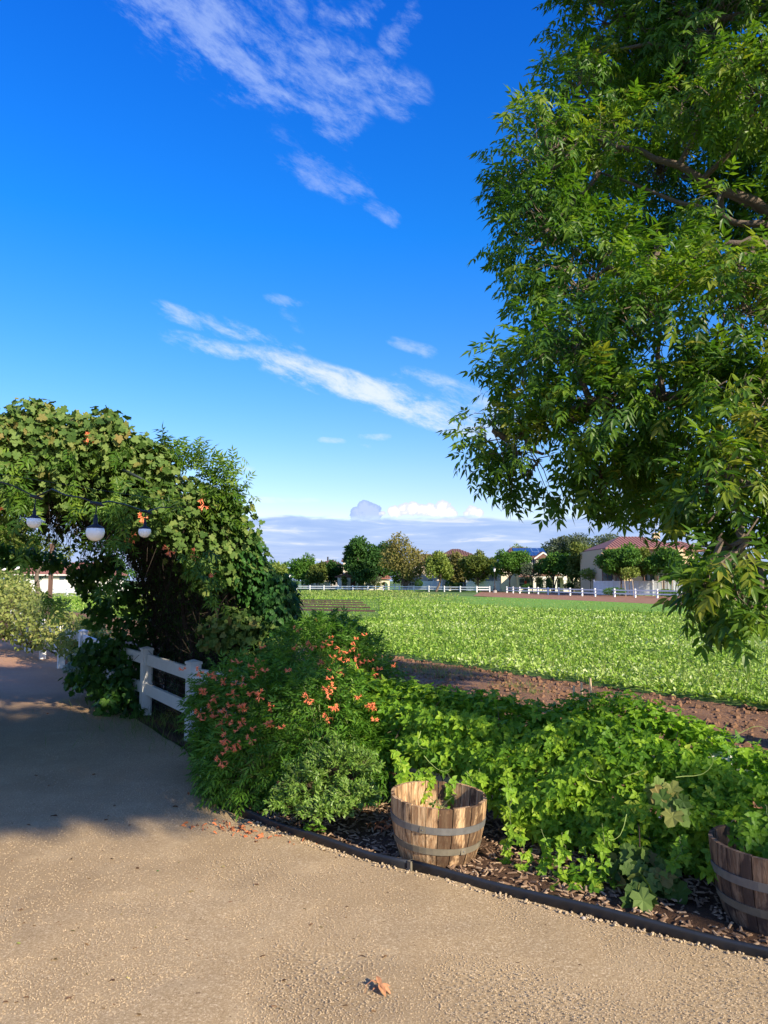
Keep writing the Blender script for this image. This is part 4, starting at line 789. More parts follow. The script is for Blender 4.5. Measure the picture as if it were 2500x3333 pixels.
for (fx, fy, k) in FLW:
    px, py = 600 + fx / 2.074, 2000 + fy / 2.074; d = ray(px, py).normalized(); h = bvh.ray_cast(Vector((0, 0, CH)), d)[0]
    p = (h - d * .06) if h else W(px, py, 6.4); p.z = max(p.z, .03); put_flower(tb, p, k, random.uniform(.75, 1.0))
for (fx, fy, k) in ((480, 290, 1), (1100, 650, 1), (770, 715, 1), (710, 828, 2), (915, 895, 1), (1055, 920, 1), (1160, 1040, 0), (0, 690, 0)):
    px, py = fx / 1.659, 1250 + fy / 1.659; put_flower(cv, W(px, py, 6.95 + .9 * px / 760 - .35), k, 1.2)
# small shrub in front
sb = empty('boxleaf_shrub', (-.45, 5.45, 0), 'low shrub with small pale shiny leaves in front of the flowering bush', 'shrub')
SL = [pl(1000, 2560, 5.55, 110, 1., .9), pl(1100, 2500, 5.6, 110, 1., 1.), pl(1150, 2600, 5.35, 85, 1., .9), pl(1060, 2640, 5.2, 85, 1., .6), pl(930, 2620, 5.4, 65, 1., .6), pl(1180, 2490, 5.6, 60, 1., 1.1)]
ends = []; stp = []
for l in SL:
    for k in range(int(70 * (l[3] / .22) ** 2)):
        u = unit(1)[0]; u[2] = abs(u[2]) * .9 - .15; c = np.array(l[:3]); c0 = np.array([c[0], c[1], .15]); e = c + u * np.array(l[3:]) * rng.uniform(.8, 1.22); e[2] = max(e[2], .03); a = c + (e - c) * .3; stp.append(a); ends.append(e)
stp, ends = np.array(stp), np.array(ends); tubes_np('stems', stp, (stp + ends) / 2, ends, .002, .0015, 'twig_green', sb)
K = 26; tt = rng.random((len(ends), K, 1)) ** .7; P = (stp[:, None] + (ends - stp)[:, None] * tt).reshape(-1, 3) + rng.normal(0, .006, (len(ends) * K, 3)); D = np.repeat(nrm(ends - stp), K, 0); n = len(P)
foliage(sb, leaf_simple(.4, .05, .05), P, nrm(D * .8 + unit(n) * .8), nrm(unit(n) * .5 + [0, -.3, .8]), rng.uniform(.024, .042, n), 'box_leaf', 300)
c0 = np.array([-.45, 5.75, .05]); tubes_np('branches', np.repeat(c0[None], len(stp), 0) + rng.normal(0, .05, stp.shape) * [1, 1, 0], (stp + c0) / 2, stp, .004, .002, 'twig_dead', sb)
# ------------------------------------------------------------------ string lights
def bulb(px, py, d, dia, stem, label, wirez=None):
    p = W(px, py, d); root = empty('string_light', tuple(p), label, 'light', 'globe lamps on the overhead cable'); r = dia / 2
    pr = [(r * math.sin(a), -r * math.cos(a)) for a in np.linspace(0.001, R(116), 14)]; MB().lathe(pr, tuple(p), 24).part('globe', 'globe_white', root, True)
    z1 = pr[-1][1]; MB().lathe([(pr[-1][0] * 1.03, z1 - .002), (pr[-1][0] * .96, z1 + .006), (r * .3, z1 + r * .42), (r * .24, z1 + r * .5), (r * .24, z1 + r * 1.1), (r * .17, z1 + r * 1.15), (r * .17, z1 + r * 1.5), (.001, z1 + r * 1.5)], tuple(p), 18).part('socket', 'cable_black', root, True)
    t = p + Vector((0, 0, z1 + r * 1.5)); e = t + Vector((.004, 0, stem)); MB().tube([t, e], .004, 6).part('stem', 'cable_black', root)
    MB().tube([e + Vector((-.045, .004, .006)), e + Vector((-.02, 0, .004)), e, e + Vector((.02, 0, -.006)), e + Vector((.045, 0, -.014))], [.006, .011, .013, .011, .006], 8).part('wire_joint', 'cable_black', root, True)
    return e
e1 = bulb(111, 1697, 5.1, .098, .075, 'white globe lamp on the cable, leftmost of the three by the arch')
e2 = bulb(310, 1732, 4.7, .116, .07, 'largest, middle one of the three white globe lamps in front of the arch')
e3 = bulb(471, 1730, 5.6, .094, .06, 'white globe lamp nearest the dark mouth of the arch, rightmost of the three')
cw = [W(-900, 1330, 5.6), W(-400, 1480, 5.4), W(-60, 1552, 5.2), W(40, 1580, 5.12), e1, W(170, 1592, 5.0), W(215, 1612, 4.85), W(265, 1620, 4.75), e2, W(360, 1632, 4.9), W(410, 1643, 5.2), e3, W(520, 1652, 6.3), W(600, 1650, 7.6)]
o = MB().tube(cw, .0055, 6).top('light_cable', 'cable_black', tuple(e2), True); tag(o, 'black cable carrying the three globe lamps across the front of the arch', 'cable')
o = MB().tube([W(-700, 1400, 5.6), W(0, 1543, 5.2), W(180, 1572, 4.95), W(420, 1610, 5.6), W(620, 1640, 7.0)], .0018, 4).top('support_wire', 'cable_black', tuple(e1), True); tag(o, 'thin steel guy wire running just above the lamp cable', 'wire')
o = MB().tube([W(400, 1530, 7.0), W(425, 1541, 6.9), W(490, 1572, 6.9)], [.016, .016, .008], 6).top('pipe_end', 'frame_dark', tuple(W(400, 1530, 7.0)), True); tag(o, 'short dark pipe end sticking out of the vine foliage on the arch', 'pipe')
for (px, py, d, lab) in ((12, 1851, 17.5, 'leftmost of the small distant globe lamps seen under the arch'), (50, 1849, 18.5, 'distant globe lamp under the arch, left one of the close pair'), (58, 1847, 20, 'distant globe lamp under the arch, right one of the close pair'), (85, 1841, 22, 'rightmost small distant globe lamp under the arch')):
    bulb(px, py, d, .105 if d < 20 else .1, .05, lab)
o = MB().tube([W(-60, 1838, 17), W(12, 1842, 17.5), W(50, 1840, 18.5), W(85, 1831, 22), W(130, 1815, 26)], .008, 4).top('light_cable', 'cable_black', tuple(W(12, 1842, 17.5))); tag(o, 'far cable with four small globe lamps seen under the arch', 'cable')

# ------------------------------------------------------------------ litter on the path
def flat_leaf(name, p, s, ang, mat, lab, cat, group=None, w=.4, bend=.25):
    lv, lf = leaf_simple(w, .12, bend, True); me = npmesh(name, lv * s, lf, mat); o = link(name, me, None, tuple(p)); o.rotation_euler = (random.uniform(-.25, .25), random.uniform(-.3, .3), ang); return tag(o, lab, cat, group)
p = G(1235, 3225, .0); dl = empty('dead_leaf', tuple(p), 'curled brown dead compound leaf lying on the gravel at the bottom of the picture', 'leaf')
for (a, s, tl, mt, lift) in ((R(20), .055, .55, 'dry_leaf', .018), (R(62), .05, .35, 'dry_leaf', .02), (R(-150), .062, -.25, 'dry_leaf', .03), (R(-115), .064, -.3, 'dry_leaf', .028), (R(-75), .05, .1, 'dry_leaf', .02), (R(130), .035, .2, 'dry_leaf', .012)):
    lv, lf = leaf_simple(.46, .10, .12, True); o = link('leaflet', npmesh('leaflet', lv * s, lf, mt), dl); o.rotation_euler = (tl, .1, a); o.location = (math.cos(a) * .004, math.sin(a) * .004, lift)
pts = [p + Vector((0, 0, .03)), p + Vector((-.03, .008, .04)), p + Vector((-.055, -.006, .028)), p + Vector((-.062, -.03, .006))]; MB().tube(pts, .0013, 5).part('stalk', 'dry_leaf', dl, True)
DEB = [(140, 30, 3), (210, 70, 2), (485, 155, 2), (380, 28, 5), (545, 235, 2.4), (470, 378, 2.6), (300, 380, 2.4), (580, 418, 3.5), (945, 558, 2.6), (1270, 588, 2), (250, 638, 1.4), (1105, 780, 2.2), (1190, 880, 2.4), (855, 790, 1.7), (240, 795, 2.8), (832, 778, 1.3), (932, 660, 1), (805, 512, 2), (810, 462, 2.4), (1055, 485, 2.4), (1035, 940, 1), (950, 930, 1.2), (590, 1028, 2.4), (480, 882, 3), (840, 1015, 3.5), (175, 268, 1.2), (430, 345, 1.4), (45, 385, 1.4), (570, 748, 1.6), (1610, 780, 2.4), (1495, 780, 1.4), (1355, 345, 2), (450, 215, 4), (240, 200, 5), (110, 235, 3), (715, 160, 5), (100, 585, 2.4), (150, 378, 2), (510, 605, 1.2), (1430, 620, 1.2), (10, 975, 2), (630, 945, 1.2), (365, 858, 2), (270, 960, 2.6)]
DEB += [(random.uniform(0, 1650), 1062 - abs(random.gauss(0, 420)), random.choice((.8, 1, 1.3, 1.6))) for _ in range(60)]
DEB = [d for d in DEB if d[1] > 10 and G(d[0] / 1.276, 2500 + d[1] / 1.276).x < xB(G(d[0] / 1.276, 2500 + d[1] / 1.276).y) - .1]
lob = leaf_simple(.3, .1, .3, True); lmesh = {}
for (zx, zy, s) in DEB:
    p = G(zx / 1.276, 2500 + zy / 1.276, .004); k = round(s * 2) / 2
    if k not in lmesh: lmesh[k] = npmesh('leaf_scrap', lob[0] * k * .021, lob[1], 'debris')
    o = link('leaf_scrap', lmesh[k], None, tuple(p)); o.rotation_euler = (random.uniform(-.2, .2), random.uniform(-.4, .4), R(random.choice((80, -90, 100, 60, -70)) + random.uniform(-25, 25))); tag(o, 'small dark scrap of dry leaf or twig lying on the tan gravel path', 'leaf litter', 'dark leaf scraps scattered over the path')
flat_leaf('green_leaf', G(52, 3070, .006), .036, R(-100), 'pale_vine_leaf_single', 'small yellow green leaf on the gravel near the left edge', 'leaf'); flat_leaf('green_leaf', G(508, 2835, .006), .035, R(-80), 'ivy_leaf_single', 'dark green fallen leaf lying alone on the middle of the path', 'leaf'); flat_leaf('yellow_leaf', G(357, 2655, .006), .03, R(70), 'debris', 'tiny yellow leaf near the edge of the shade on the path', 'leaf'); flat_leaf('red_leaf', G(150, 2322, .006), .07, R(-80), 'petal_dry', 'reddish fallen leaf in the shade of the arch on the path', 'leaf')
pet = {k: npmesh('fallen_flower', leaf_simple(.42, .2, .35, True)[0] * k, leaf_simple(.42, .2, .35, True)[1], 'petal_dry') for k in (.03, .04, .05)}
def petals(cx, cy, sx, sy, n, z, lab, grp):
    for i in range(n):
        p = G(random.gauss(cx, sx), random.gauss(cy, sy), z)
        o = link('fallen_flower', pet[random.choice((.03, .04, .05))], None, (p.x, p.y, z + random.uniform(0, .012))); o.rotation_euler = (random.uniform(-.6, .6), random.uniform(-.8, .8), random.uniform(0, 6.28)); tag(o, lab, 'flower', grp)
petals(800, 2706, 30, 12, 26, .006, 'dried orange trumpet flower in the dense heap on the gravel by the flowering bush', 'dry flowers in the heap beside the bush')
petals(690, 2690, 45, 9, 22, .006, 'dried orange trumpet flower scattered on the gravel left of the heap', 'dry flowers left of the heap'); petals(960, 2722, 75, 10, 18, .006, 'dried orange trumpet flower scattered along the black edging', 'dry flowers along the edging')
petals(1240, 2680, 22, 9, 18, .04, 'dried orange flower on the mulch beside the sunlit barrel', 'dry flowers on the mulch'); petals(660, 2560, 120, 40, 6, .006, 'single faded orange flower lying on the shaded gravel', 'single flowers on the shaded path')
for (px, py) in ((1770, 2896), (1800, 2908), (1946, 2948), (1958, 2952), (1900, 2990), (1565, 2848), (1540, 2842), (2085, 2985), (2130, 2992), (1640, 2878), (2200, 3010), (1720, 2884), (1984, 2962)):
    p = G(px, py, .0); s = random.uniform(.009, .017); m = MB().lathe([(.001, -.3 * s), (s, 0), (s * .8, s * .55), (.001, s * .8)], tuple(p), 6); o = m.top('pebble', 'stone', tuple(p), True); tag(o, 'rounded pale pebble lying against the black edging strip', 'pebble', 'pebbles along the edging')

# ------------------------------------------------------------------ path-side growth beyond the arch
def leafball(name, loc, balls, n, T, mat, size, lab, cat, ns=0, droop=-.3, zmin=.03, stems=True, group=None):
    r = empty(name, loc, lab, cat, group); P, O, C = lobes_surface(balls, n, (.35, 1.06)); ok = P[:, 2] > zmin; P, O, C = P[ok], O[ok], C[ok]; k = len(P)
    foliage(r, T, P, nrm(O * .5 + unit(k) * .7 + [0, 0, droop]), nrm(O * .8 + unit(k) * .5 + [0, 0, .4]), rng.uniform(size * .7, size * 1.3, k), mat, ns)
    if stems:
        s = rng.random(k) < .05; c = C[s] * [1, 1, .4]; tubes_np('stems', c, (c + P[s]) / 2, P[s], .007, .003, 'twig_dead', r)
    return r
SV = leaf_simple(.7, .08, .1)
leafball('shrub', (-6.0, 14, 0), [pl(330, 2090, 13.5, 60, 1.1), pl(270, 2080, 14., 70, 1.2, 1.1), pl(210, 2060, 15, 62, 1.2, 1.1), pl(360, 2140, 12.6, 50), pl(290, 2150, 13, 60, 1., .9)], 2600, SV, 'pale_vine_leaf', .085, 'yellowing vine shrub on the fence just beyond the arch', 'shrub', 80)
leafball('shrub', (-8.6, 18.5, 0), [pl(130, 2010, 17.5, 75, 1.3, 1.1), pl(60, 1990, 19, 85, 1.3, 1.1), pl(160, 2060, 16.5, 60, 1., .9), pl(190, 2000, 18, 45), pl(100, 2060, 17, 60, 1, .9), pl(20, 2020, 19, 60)], 3400, SV, 'pale_vine_leaf', .10, 'bright yellow green shrub row along the left part of the path', 'shrub', 60)
leafball('shrub', (-12.5, 24, 0), [pl(30, 1940, 24, 70, 1.3, 1.2), pl(90, 1950, 23, 50, 1.2, 1.1), pl(-40, 1950, 24, 90, 1.4), pl(-120, 1960, 26, 90, 1.4)], 3000, SV, 'pale_vine_leaf', .11, 'farthest yellow green shrub beside the path at the left edge', 'shrub', 0)
leafball('shrub_tree', (-15, 29, 0), [pl(20, 1870, 29, 62, 1.3, 1.1), pl(60, 1890, 28, 45, 1.2), pl(-60, 1850, 30, 110, 1.3), pl(0, 1830, 31, 40)], 3000, SV, 'grape_leaf', .13, 'taller olive green tree-like shrub behind the distant lamps at left', 'tree', 0)
leafball('sage_shrub', (-4.2, 12, 0), [pl(240, 2175, 12.4, 30, 1.3, .6), pl(280, 2215, 11.6, 34, 1.3, .5), pl(330, 2250, 11., 30, 1.3, .5)], 900, SV, 'sage_leaf', .05, 'low grey green herb at the path edge just beyond the arch', 'shrub', 0)
def grass_clump(name, loc, ctr, spread, n, h, lab, mat='grass_blade', w=.03):
    r = empty(name, loc, lab, 'grass'); P = np.array(ctr) + rng.normal(0, 1, (n, 3)) * [spread[0], spread[1], 0]; P[:, 2] = .01
    foliage(r, leaf_simple(w, .01, .25), P, nrm(unit(n) * .45 + [0, 0, 1.]), unit(n), rng.uniform(h * .5, h, n), mat, 0, bulk='blades'); return r
grass_clump('grass_tuft', (-2.3, 9.0, 0), (-2.5, 9.1, 0), (.45, .5), 500, .24, 'dry and green grass growing under the fence rails at the arch'); grass_clump('grass_tuft', (-1.7, 8.0, 0), (-1.75, 8.0, 0), (.28, .25), 300, .16, 'short weeds at the foot of the fence post next to the orange flowers'); grass_clump('grass_tuft', (-3.5, 10.6, 0), (-3.7, 10.9, 0), (.35, .6), 300, .18, 'thin grass at the foot of the fence in the tunnel mouth')
q = rng.normal(0, 1, (60, 3)) * [.05, .04, .02] + np.array(G(1025, 2700, .05)); q[:, 2] = np.clip(q[:, 2], .01, .1); sd_ = empty('seedling', tuple(G(1025, 2705)), 'small green seedling at the end of the black edging under the bush', 'plant'); foliage(sd_, HEART, q[:22], nrm(unit(22) * [1, 1, .3]), nrm(unit(22) * .3 + [0, 0, 1]), rng.uniform(.04, .06, 22), 'bush_leaf', 22)
o = MB().box((W(165, 1890, 29).x, 29, 1.6), (.13, .13, 3.2)).top('wooden_post', 'post_brown', (W(165, 1890, 29).x, 29, 0)); tag(o, 'tall brown wooden post standing behind the shrubs, seen under the arch', 'post')
tr_ = empty('bare_tree', tuple(G(128, 1945)), 'slim pale trunked tree in front of the white lattice fence under the arch', 'tree')
b0 = G(132, 1952); s_ = b0.y
m = MB(); m.tube(bough([b0, W(120, 1900, s_), W(122, 1860, s_), W(140, 1830, s_)], .24, .12, 8, .02)[0], [.26 - .015 * i for i in range(9)], 8); m.tube([W(122, 1868, s_), W(140, 1840, s_), W(160, 1800, s_)], [.13, .09, .05], 6); m.part('trunk', 'bark', tr_, True)
P, O, C = lobes_surface([pl(130, 1780, s_, 60, 1., .6), pl(190, 1800, s_, 50, 1., .6), pl(70, 1790, s_, 50, 1, .6)], 1500); n = len(P); foliage(tr_, SV, P, unit(n), nrm(O + unit(n)), np.full(n, .25), 'crown_olive', 0, bulk='crown')

# ------------------------------------------------------------------ far fences
def rail_fence(pts, sp, h, lab, post=.15, rails=(.86, .45), cat='fence', mat='far_fence_white', name='rail_fence'):
    pts = [Vector((p[0], p[1], 0)) for p in pts]; root = empty(name, tuple(pts[0]), lab, cat); off = -rootloc(root)
    mp = MB().box((0, 0, h / 2), (post, post, h)).box((0, 0, h + .012), (post * 1.15, post * 1.15, .03)); mp.add([(-post * .57, -post * .57, h + .027), (post * .57, -post * .57, h + .027), (post * .57, post * .57, h + .027), (-post * .57, post * .57, h + .027), (0, 0, h + .07)], [(0, 1, 4), (1, 2, 4), (2, 3, 4), (3, 0, 4)]); me = mp.mesh('post', mat)
    for a, b in zip(pts, pts[1:]):
        d = (b - a); L = d.length; k = max(1, round(L / sp)); u = d / L; rz = math.atan2(u.y, u.x); mr = MB().box((0, 0, 0), (L / k - post, .045, h * .16)).mesh('rail', mat)
        for i in range(k + 1):
            p = a + d * i / k; o = link('post', me, root, tuple(p + off)); o.rotation_euler.z = rz
            if i < k:
                for r in rails: c = a + d * (i + .5) / k + Vector((0, 0, h * r)); o = link('rail', mr, root, tuple(c + off)); o.rotation_euler.z = rz
    return root
RF = [g2(1650, 1930), g2(1692, 1932), g2(1937, 1942), g2(2216, 1949), (33, 63), (41, 52)]
rail_fence(RF, 2.95, .86, 'white two rail fence in front of the houses, right of the gap in the middle')
rail_fence([(W(1594, 1900, 112).x, 112), (W(1552, 1900, 112.5).x, 112.5), (W(1300, 1900, 122).x, 122), (W(922, 1900, 136).x, 136)], 3.3, .88, 'white two rail fence along the far end of the field, left of the gap')
rail_fence([(W(1500, 1900, 150).x, 150), (W(900, 1900, 168).x, 168)], 3.6, 1.0, 'second white rail fence standing behind the first one, farther from the field')
rail_fence([(W(60, 1900, 86).x, 86), (W(350, 1900, 80).x, 80), (W(480, 1900, 80).x, 80)], 1.9, .9, 'white three rail fence below the lattice fence seen under the arch', rails=(.86, .5, .15))
def panel_fence(a, b, h, lab, w=2.4, post=.13):
    a, b = Vector((a[0], a[1], 0)), Vector((b[0], b[1], 0)); root = empty('panel_fence', tuple(a), lab, 'fence'); d = b - a; L = d.length; k = max(1, round(L / w)); rz = math.atan2(d.y, d.x); pw = L / k
    me = MB().box((0, 0, h / 2 + .04), (post, post, h + .08)).lathe([(post * .8, h + .08), (.01, h + .16)], (0, 0, 0), 4).mesh('post', 'vinyl_white'); nb = 9; bw = (pw - post) / nb
    mb = MB()
    for i in range(nb): mb.box((-(pw - post) / 2 + bw * (i + .5), .012 * (i % 2), h / 2), (bw * .94, .03, h - .1))
    mbm = mb.mesh('panel', 'vinyl_white'); mr = MB().box((0, 0, h - .06), (pw - post, .06, .12)).mesh('rail', 'vinyl_white')
    for i in range(k + 1):
        o = link('post', me, root, tuple(d * i / k)); o.rotation_euler.z = rz
        if i < k:
            o = link('panel', mbm, root, tuple(d * (i + .5) / k)); o.rotation_euler.z = rz; o = link('rail', mr, root, tuple(d * (i + .5) / k)); o.rotation_euler.z = rz
    return root
def WX(px, Y): return (W(px, 1890, Y).x, Y)
panel_fence(WX(1934, 91), WX(2262, 84), 1.72, 'long white vinyl panel fence in front of the big tan house at right')
panel_fence(WX(1518, 126), WX(1660, 121), 1.72, 'white panel fence between the garage and the porch house'); panel_fence(WX(1660, 121), WX(1688, 126), 1.72, 'short side run of white panel fence closing the yard left of the porch house')
panel_fence(WX(1372, 140), WX(1450, 138), 1.7, 'white panel fence beside the leaning tree with pale blossoms'); panel_fence(WX(1000, 150), WX(1075, 148), 1.6, 'low white panel fence behind the far left trees')
# pierced white lattice fence on the left
lf_ = empty('lattice_fence', (WX(60, 100)[0], 100, 0), 'long white pierced lattice fence seen under the arch', 'fence'); x0, x1 = WX(60, 100)[0], WX(400, 100)[0]; k = 9; pw = (x1 - x0) / k
mp = MB().box((0, 0, .95), (.16, .16, 1.9)).mesh('post', 'lattice_white'); mb = MB(); zt, zb = 1.78, .95
mb.box((0, 0, .5), (pw - .16, .05, .86)); mb.box((0, 0, 1.80), (pw - .16, .06, .08)); mb.box((0, 0, .97), (pw - .16, .06, .06))
for i in range(12): mb.box((-(pw - .16) / 2 + (pw - .16) * (i + .5) / 12, 0, 1.385), (.1, .04, .77))
for z in (1.2, 1.42, 1.62): mb.box((0, .035, z), (pw - .16, .02, .05))
mm = mb.mesh('panel', 'lattice_white')
for i in range(k + 1):
    link('post', mp, lf_, (pw * i, 0, 0))
    if i < k: link('panel', mm, lf_, (pw * (i + .5), 0, 0))

# ------------------------------------------------------------------ houses
def zpx(py, Y): return W(1250, py, Y).z
def window(parent, x, y, z, w, h, frame='trim', cross=True):
    fr_ = MB(); t = .09
    fr_.box((x, y - .05, z + h / 2 + t / 2), (w + 2 * t, .12, t)); fr_.box((x, y - .05, z - h / 2 - t / 2), (w + 2 * t + .1, .14, t)); fr_.box((x - w / 2 - t / 2, y - .05, z), (t, .12, h)); fr_.box((x + w / 2 + t / 2, y - .05, z), (t, .12, h))
    if cross: fr_.box((x, y - .035, z), (.05, .05, h)); fr_.box((x - w / 4 - .012, y - .032, z), (w / 2 - .03, .04, .05)); fr_.box((x + w / 4 + .012, y - .032, z), (w / 2 - .03, .04, .05))
    f = fr_.part('window', frame, parent); MB().box((x, y - .015, z), (w, .02, h)).part('pane', 'window_glass', f); return f
def gable_roof(parent, x0, x1, y0, y1, ze, zr, mat, axis='y', ov=.4, th=.16, hip=0.):
    m = MB()
    if axis == 'y': a = [(x0 - ov, y0 - ov), (x1 + ov, y0 - ov), (x1 + ov, y1 + ov), (x0 - ov, y1 + ov)]; r = [((x0 + x1) / 2, y0 - ov + hip), ((x0 + x1) / 2, y1 + ov - hip)]
    else: a = [(x0 - ov, y0 - ov), (x1 + ov, y0 - ov), (x1 + ov, y1 + ov), (x0 - ov, y1 + ov)]; r = [(x0 - ov + hip, (y0 + y1) / 2), (x1 + ov - hip, (y0 + y1) / 2)]
    v = [(*p, ze) for p in a] + [(*p, ze + th) for p in a] + [(*p, zr) for p in r] + [(*p, zr + th) for p in r]
    m.add(v, [(0, 1, 5, 4), (1, 2, 6, 5), (2, 3, 7, 6), (3, 0, 4, 7), (0, 3, 2, 1)])
    if axis == 'y': m.add(v, [(4, 5, 10), (5, 6, 11, 10), (6, 7, 11), (7, 4, 10, 11)])
    else: m.add(v, [(4, 5, 11, 10), (5, 6, 11), (6, 7, 10, 11), (7, 4, 10)])
    rf = m.part('roof', mat, parent); t = MB()
    # rows of tiles as raised ribs running down the slopes
    if axis == 'x':
        n = int((x1 - x0 + 2 * ov) / .42)
        for i in range(n):
            x = x0 - ov + .2 + i * .42; f = 1.
            if hip: f = min(1., min(x - (x0 - ov), (x1 + ov) - x) / max(hip, .01))
            if f > .08: t.beam((x, y0 - ov, ze + th + .03), (x, y0 - ov + ((y0 + y1) / 2 - y0 + ov) * f, ze + th + .03 + (zr - ze) * f), .2, .07)
    else:
        n = int((y1 - y0 + 2 * ov) / .42); xm = (x0 + x1) / 2
        for sx in (x0 - ov, x1 + ov):
            for i in range(n):
                y = y0 - ov + .2 + i * .42; f = 1.
                if hip: f = min(1., min(y - (y0 - ov), (y1 + ov) - y) / hip)
                if f > .08: t.beam((sx, y, ze + th + .03), (sx + (xm - sx) * f, y, ze + th + .03 + (zr - ze) * f), .2, .07)
    if t.v: o = t.part('roof_tiles', mat, rf); o['kind'] = 'stuff'
    return rf
def walls(parent, x0, x1, y0, y1, h, mat, gable=None, name='wall'):
    m = MB().box(((x0 + x1) / 2, (y0 + y1) / 2, h / 2), (x1 - x0, y1 - y0, h))
    if gable: xm = (x0 + x1) / 2; m.add([(x0, y0, h), (x1, y0, h), (xm, y0, gable), (x0, y1, h), (x1, y1, h), (xm, y1, gable)], [(0, 1, 2), (5, 4, 3)])
    return m.part(name, mat, parent)
def fascia(parent, x0, x1, y, ze, zr, ov=.4, w=.22):
    xm = (x0 + x1) / 2; m = MB(); m.beam((x0 - ov, y, ze + .02), (xm, y, zr + .06), .08, w); m.beam((xm, y + .003, zr + .06), (x1 + ov, y + .003, ze + .02), .08, w); return m.part('fascia', 'trim', parent)
def arcade(parent, x0, x1, y, h, openings, mat, depth=.35):
    """wall with arched openings (cx, w, spring height)"""
    m = MB(); cols = sorted([(c - w / 2, c + w / 2, s) for c, w, s in openings]); x = x0
    for (a, b, s) in cols:
        m.box(((x + a) / 2, y, h / 2), (a - x, depth, h)); r = (b - a) / 2; c = (a + b) / 2; K = 10
        for k in range(K):
            u0, u1 = a + (b - a) * k / K, a + (b - a) * (k + 1) / K; zl = s + math.sqrt(max(r * r - ((u0 + u1) / 2 - c) ** 2, 0)) * min(1, (h - s - .1) / r); m.box(((u0 + u1) / 2, y, (zl + h) / 2), (u1 - u0, depth, h - zl))
        x = b
    m.box(((x + x1) / 2, y, h / 2), (x1 - x, depth, h)); return m.part('arcade', mat, parent)
# porch house with solar roof
Y = 118.; X = lambda px: W(px, 1890, Y).x
h1 = empty('house', (X(1790), Y, 0), 'cream two storey house with gabled porch, arches and blue solar panels on the roof', 'house')
walls(h1, X(1690), X(1862), Y + 1.2, Y + 11, 3.1, 'stucco_cream'); ze = zpx(1818, Y + 2)
walls(h1, X(1705), X(1786), Y + 2.0, Y + 10.5, ze, 'stucco_taupe', None, 'upper_wall')
m = MB(); xa, xb, yy = X(1752), X(1797), Y + 1.4; zz = zpx(1800, Y + 1.4)
walls(h1, xa, xb, yy, Y + 9, ze - .1, 'stucco_cream', zz, 'gable_wall'); gable_roof(h1, xa, xb, yy, Y + 9, ze - .1, zz, 'roof_brown', 'y', .35); fascia(h1, xa, xb, yy - .4, ze - .1, zz, .35)
gable_roof(h1, X(1662), X(1760), Y + 2, Y + 10.5, ze, zpx(1786, Y + 6), 'roof_brown', 'x', .4, .16, 1.5)
walls(h1, X(1640), X(1706), Y + 2.6, Y + 10, ze, 'stucco_cream', None, 'side_wall')
for i in range(5):
    for j in range(2):
        xx = X(1688) + i * 1.05; f0, f1 = (.12 + .4 * j), (.12 + .4 * j + .38); za, zb = ze + .22, zpx(1786, Y + 6) + .22; ya, yb = Y + 1.6, Y + 6.2
        MB().add([(xx, ya + (yb - ya) * f0, za + (zb - za) * f0 + .06), (xx + 1., ya + (yb - ya) * f0, za + (zb - za) * f0 + .06), (xx + 1., ya + (yb - ya) * f1, za + (zb - za) * f1 + .06), (xx, ya + (yb - ya) * f1, za + (zb - za) * f1 + .06)], [(0, 1, 2, 3)]).part('solar_panel', 'solar', h1)
window(h1, X(1742), Y + 1.98, zpx(1832, Y), .62, 1.0); MB().box((X(1775), yy - .03, zpx(1810, yy)), (.35, .06, .4)).part('vent', 'trim', h1)
px0, px1 = X(1690), X(1852); zpe, zpr = zpx(1874, Y - 1.5), zpx(1853, Y - 1.5); gx0, gx1 = X(1728), X(1832)
m = MB(); m.add([(gx0, Y - 1.6, zpe), (gx1, Y - 1.6, zpe), ((gx0 + gx1) / 2 - .3, Y - 1.6, zpr), (gx0, Y - 1.45, zpe), (gx1, Y - 1.45, zpe), ((gx0 + gx1) / 2 - .3, Y - 1.45, zpr)], [(0, 1, 2), (5, 4, 3), (0, 3, 4, 1)])
pg = m.part('porch_gable', 'siding', h1)
for k in range(5): f = k / 5; z = zpe + .12 + (zpr - zpe) * f * .95; xc = (gx0 + gx1) / 2 - .3; hw = (gx1 - gx0) / 2 * (1 - f) * .93; MB().box((xc + .3 * (1 - f), Y - 1.62, z), (hw * 2 - .2, .03, .03)).part('board_line', 'trim', pg)
gable_roof(h1, gx0, gx1 - .3, Y - 1.6, Y + 1.5, zpe, zpr + .05, 'roof_brown', 'y', .25, .1); fascia(h1, gx0, gx1 - .3, Y - 1.9, zpe, zpr + .02, .3, .2)
MB().add([(px0 - .4, Y - 1.7, zpe - .05), (gx0, Y - 1.7, zpe - .05), (gx0 + 1.6, Y + 1.9, zpe + 1.5), (px0 - .4 + 1.2, Y + 1.9, zpe + 1.5), (px0 - .4, Y - 1.7, zpe - .2), (gx0, Y - 1.7, zpe - .2)], [(0, 1, 2, 3), (4, 5, 1, 0)]).part('porch_roof', 'roof_brown', h1)
MB().add([(gx1 - .4, Y - 1.7, zpe - .05), (X(1916), Y - 1.7, zpe - .15), (X(1905), Y + 1.9, zpe + .9), (gx1 - 1.2, Y + 1.9, zpe + .9)], [(0, 1, 2, 3)]).part('porch_roof', 'roof_brown', h1)
MB().box(((px0 + gx1) / 2, Y - 1.5, zpe - .12), (gx1 - px0 + .6, .3, .22)).part('porch_beam', 'trim', h1)
for q_ in (1733, 1765, 1800, 1831):
    xx = X(q_); m = MB().box((xx, Y - 1.5, zpe / 2), (.42, .42, zpe - .25)); m.box((xx, Y - 1.5, zpe - .5), (.62, .55, .4)); m.box((xx, Y - 1.5, .25), (.6, .6, .5)); m.part('porch_column', 'trim', h1)
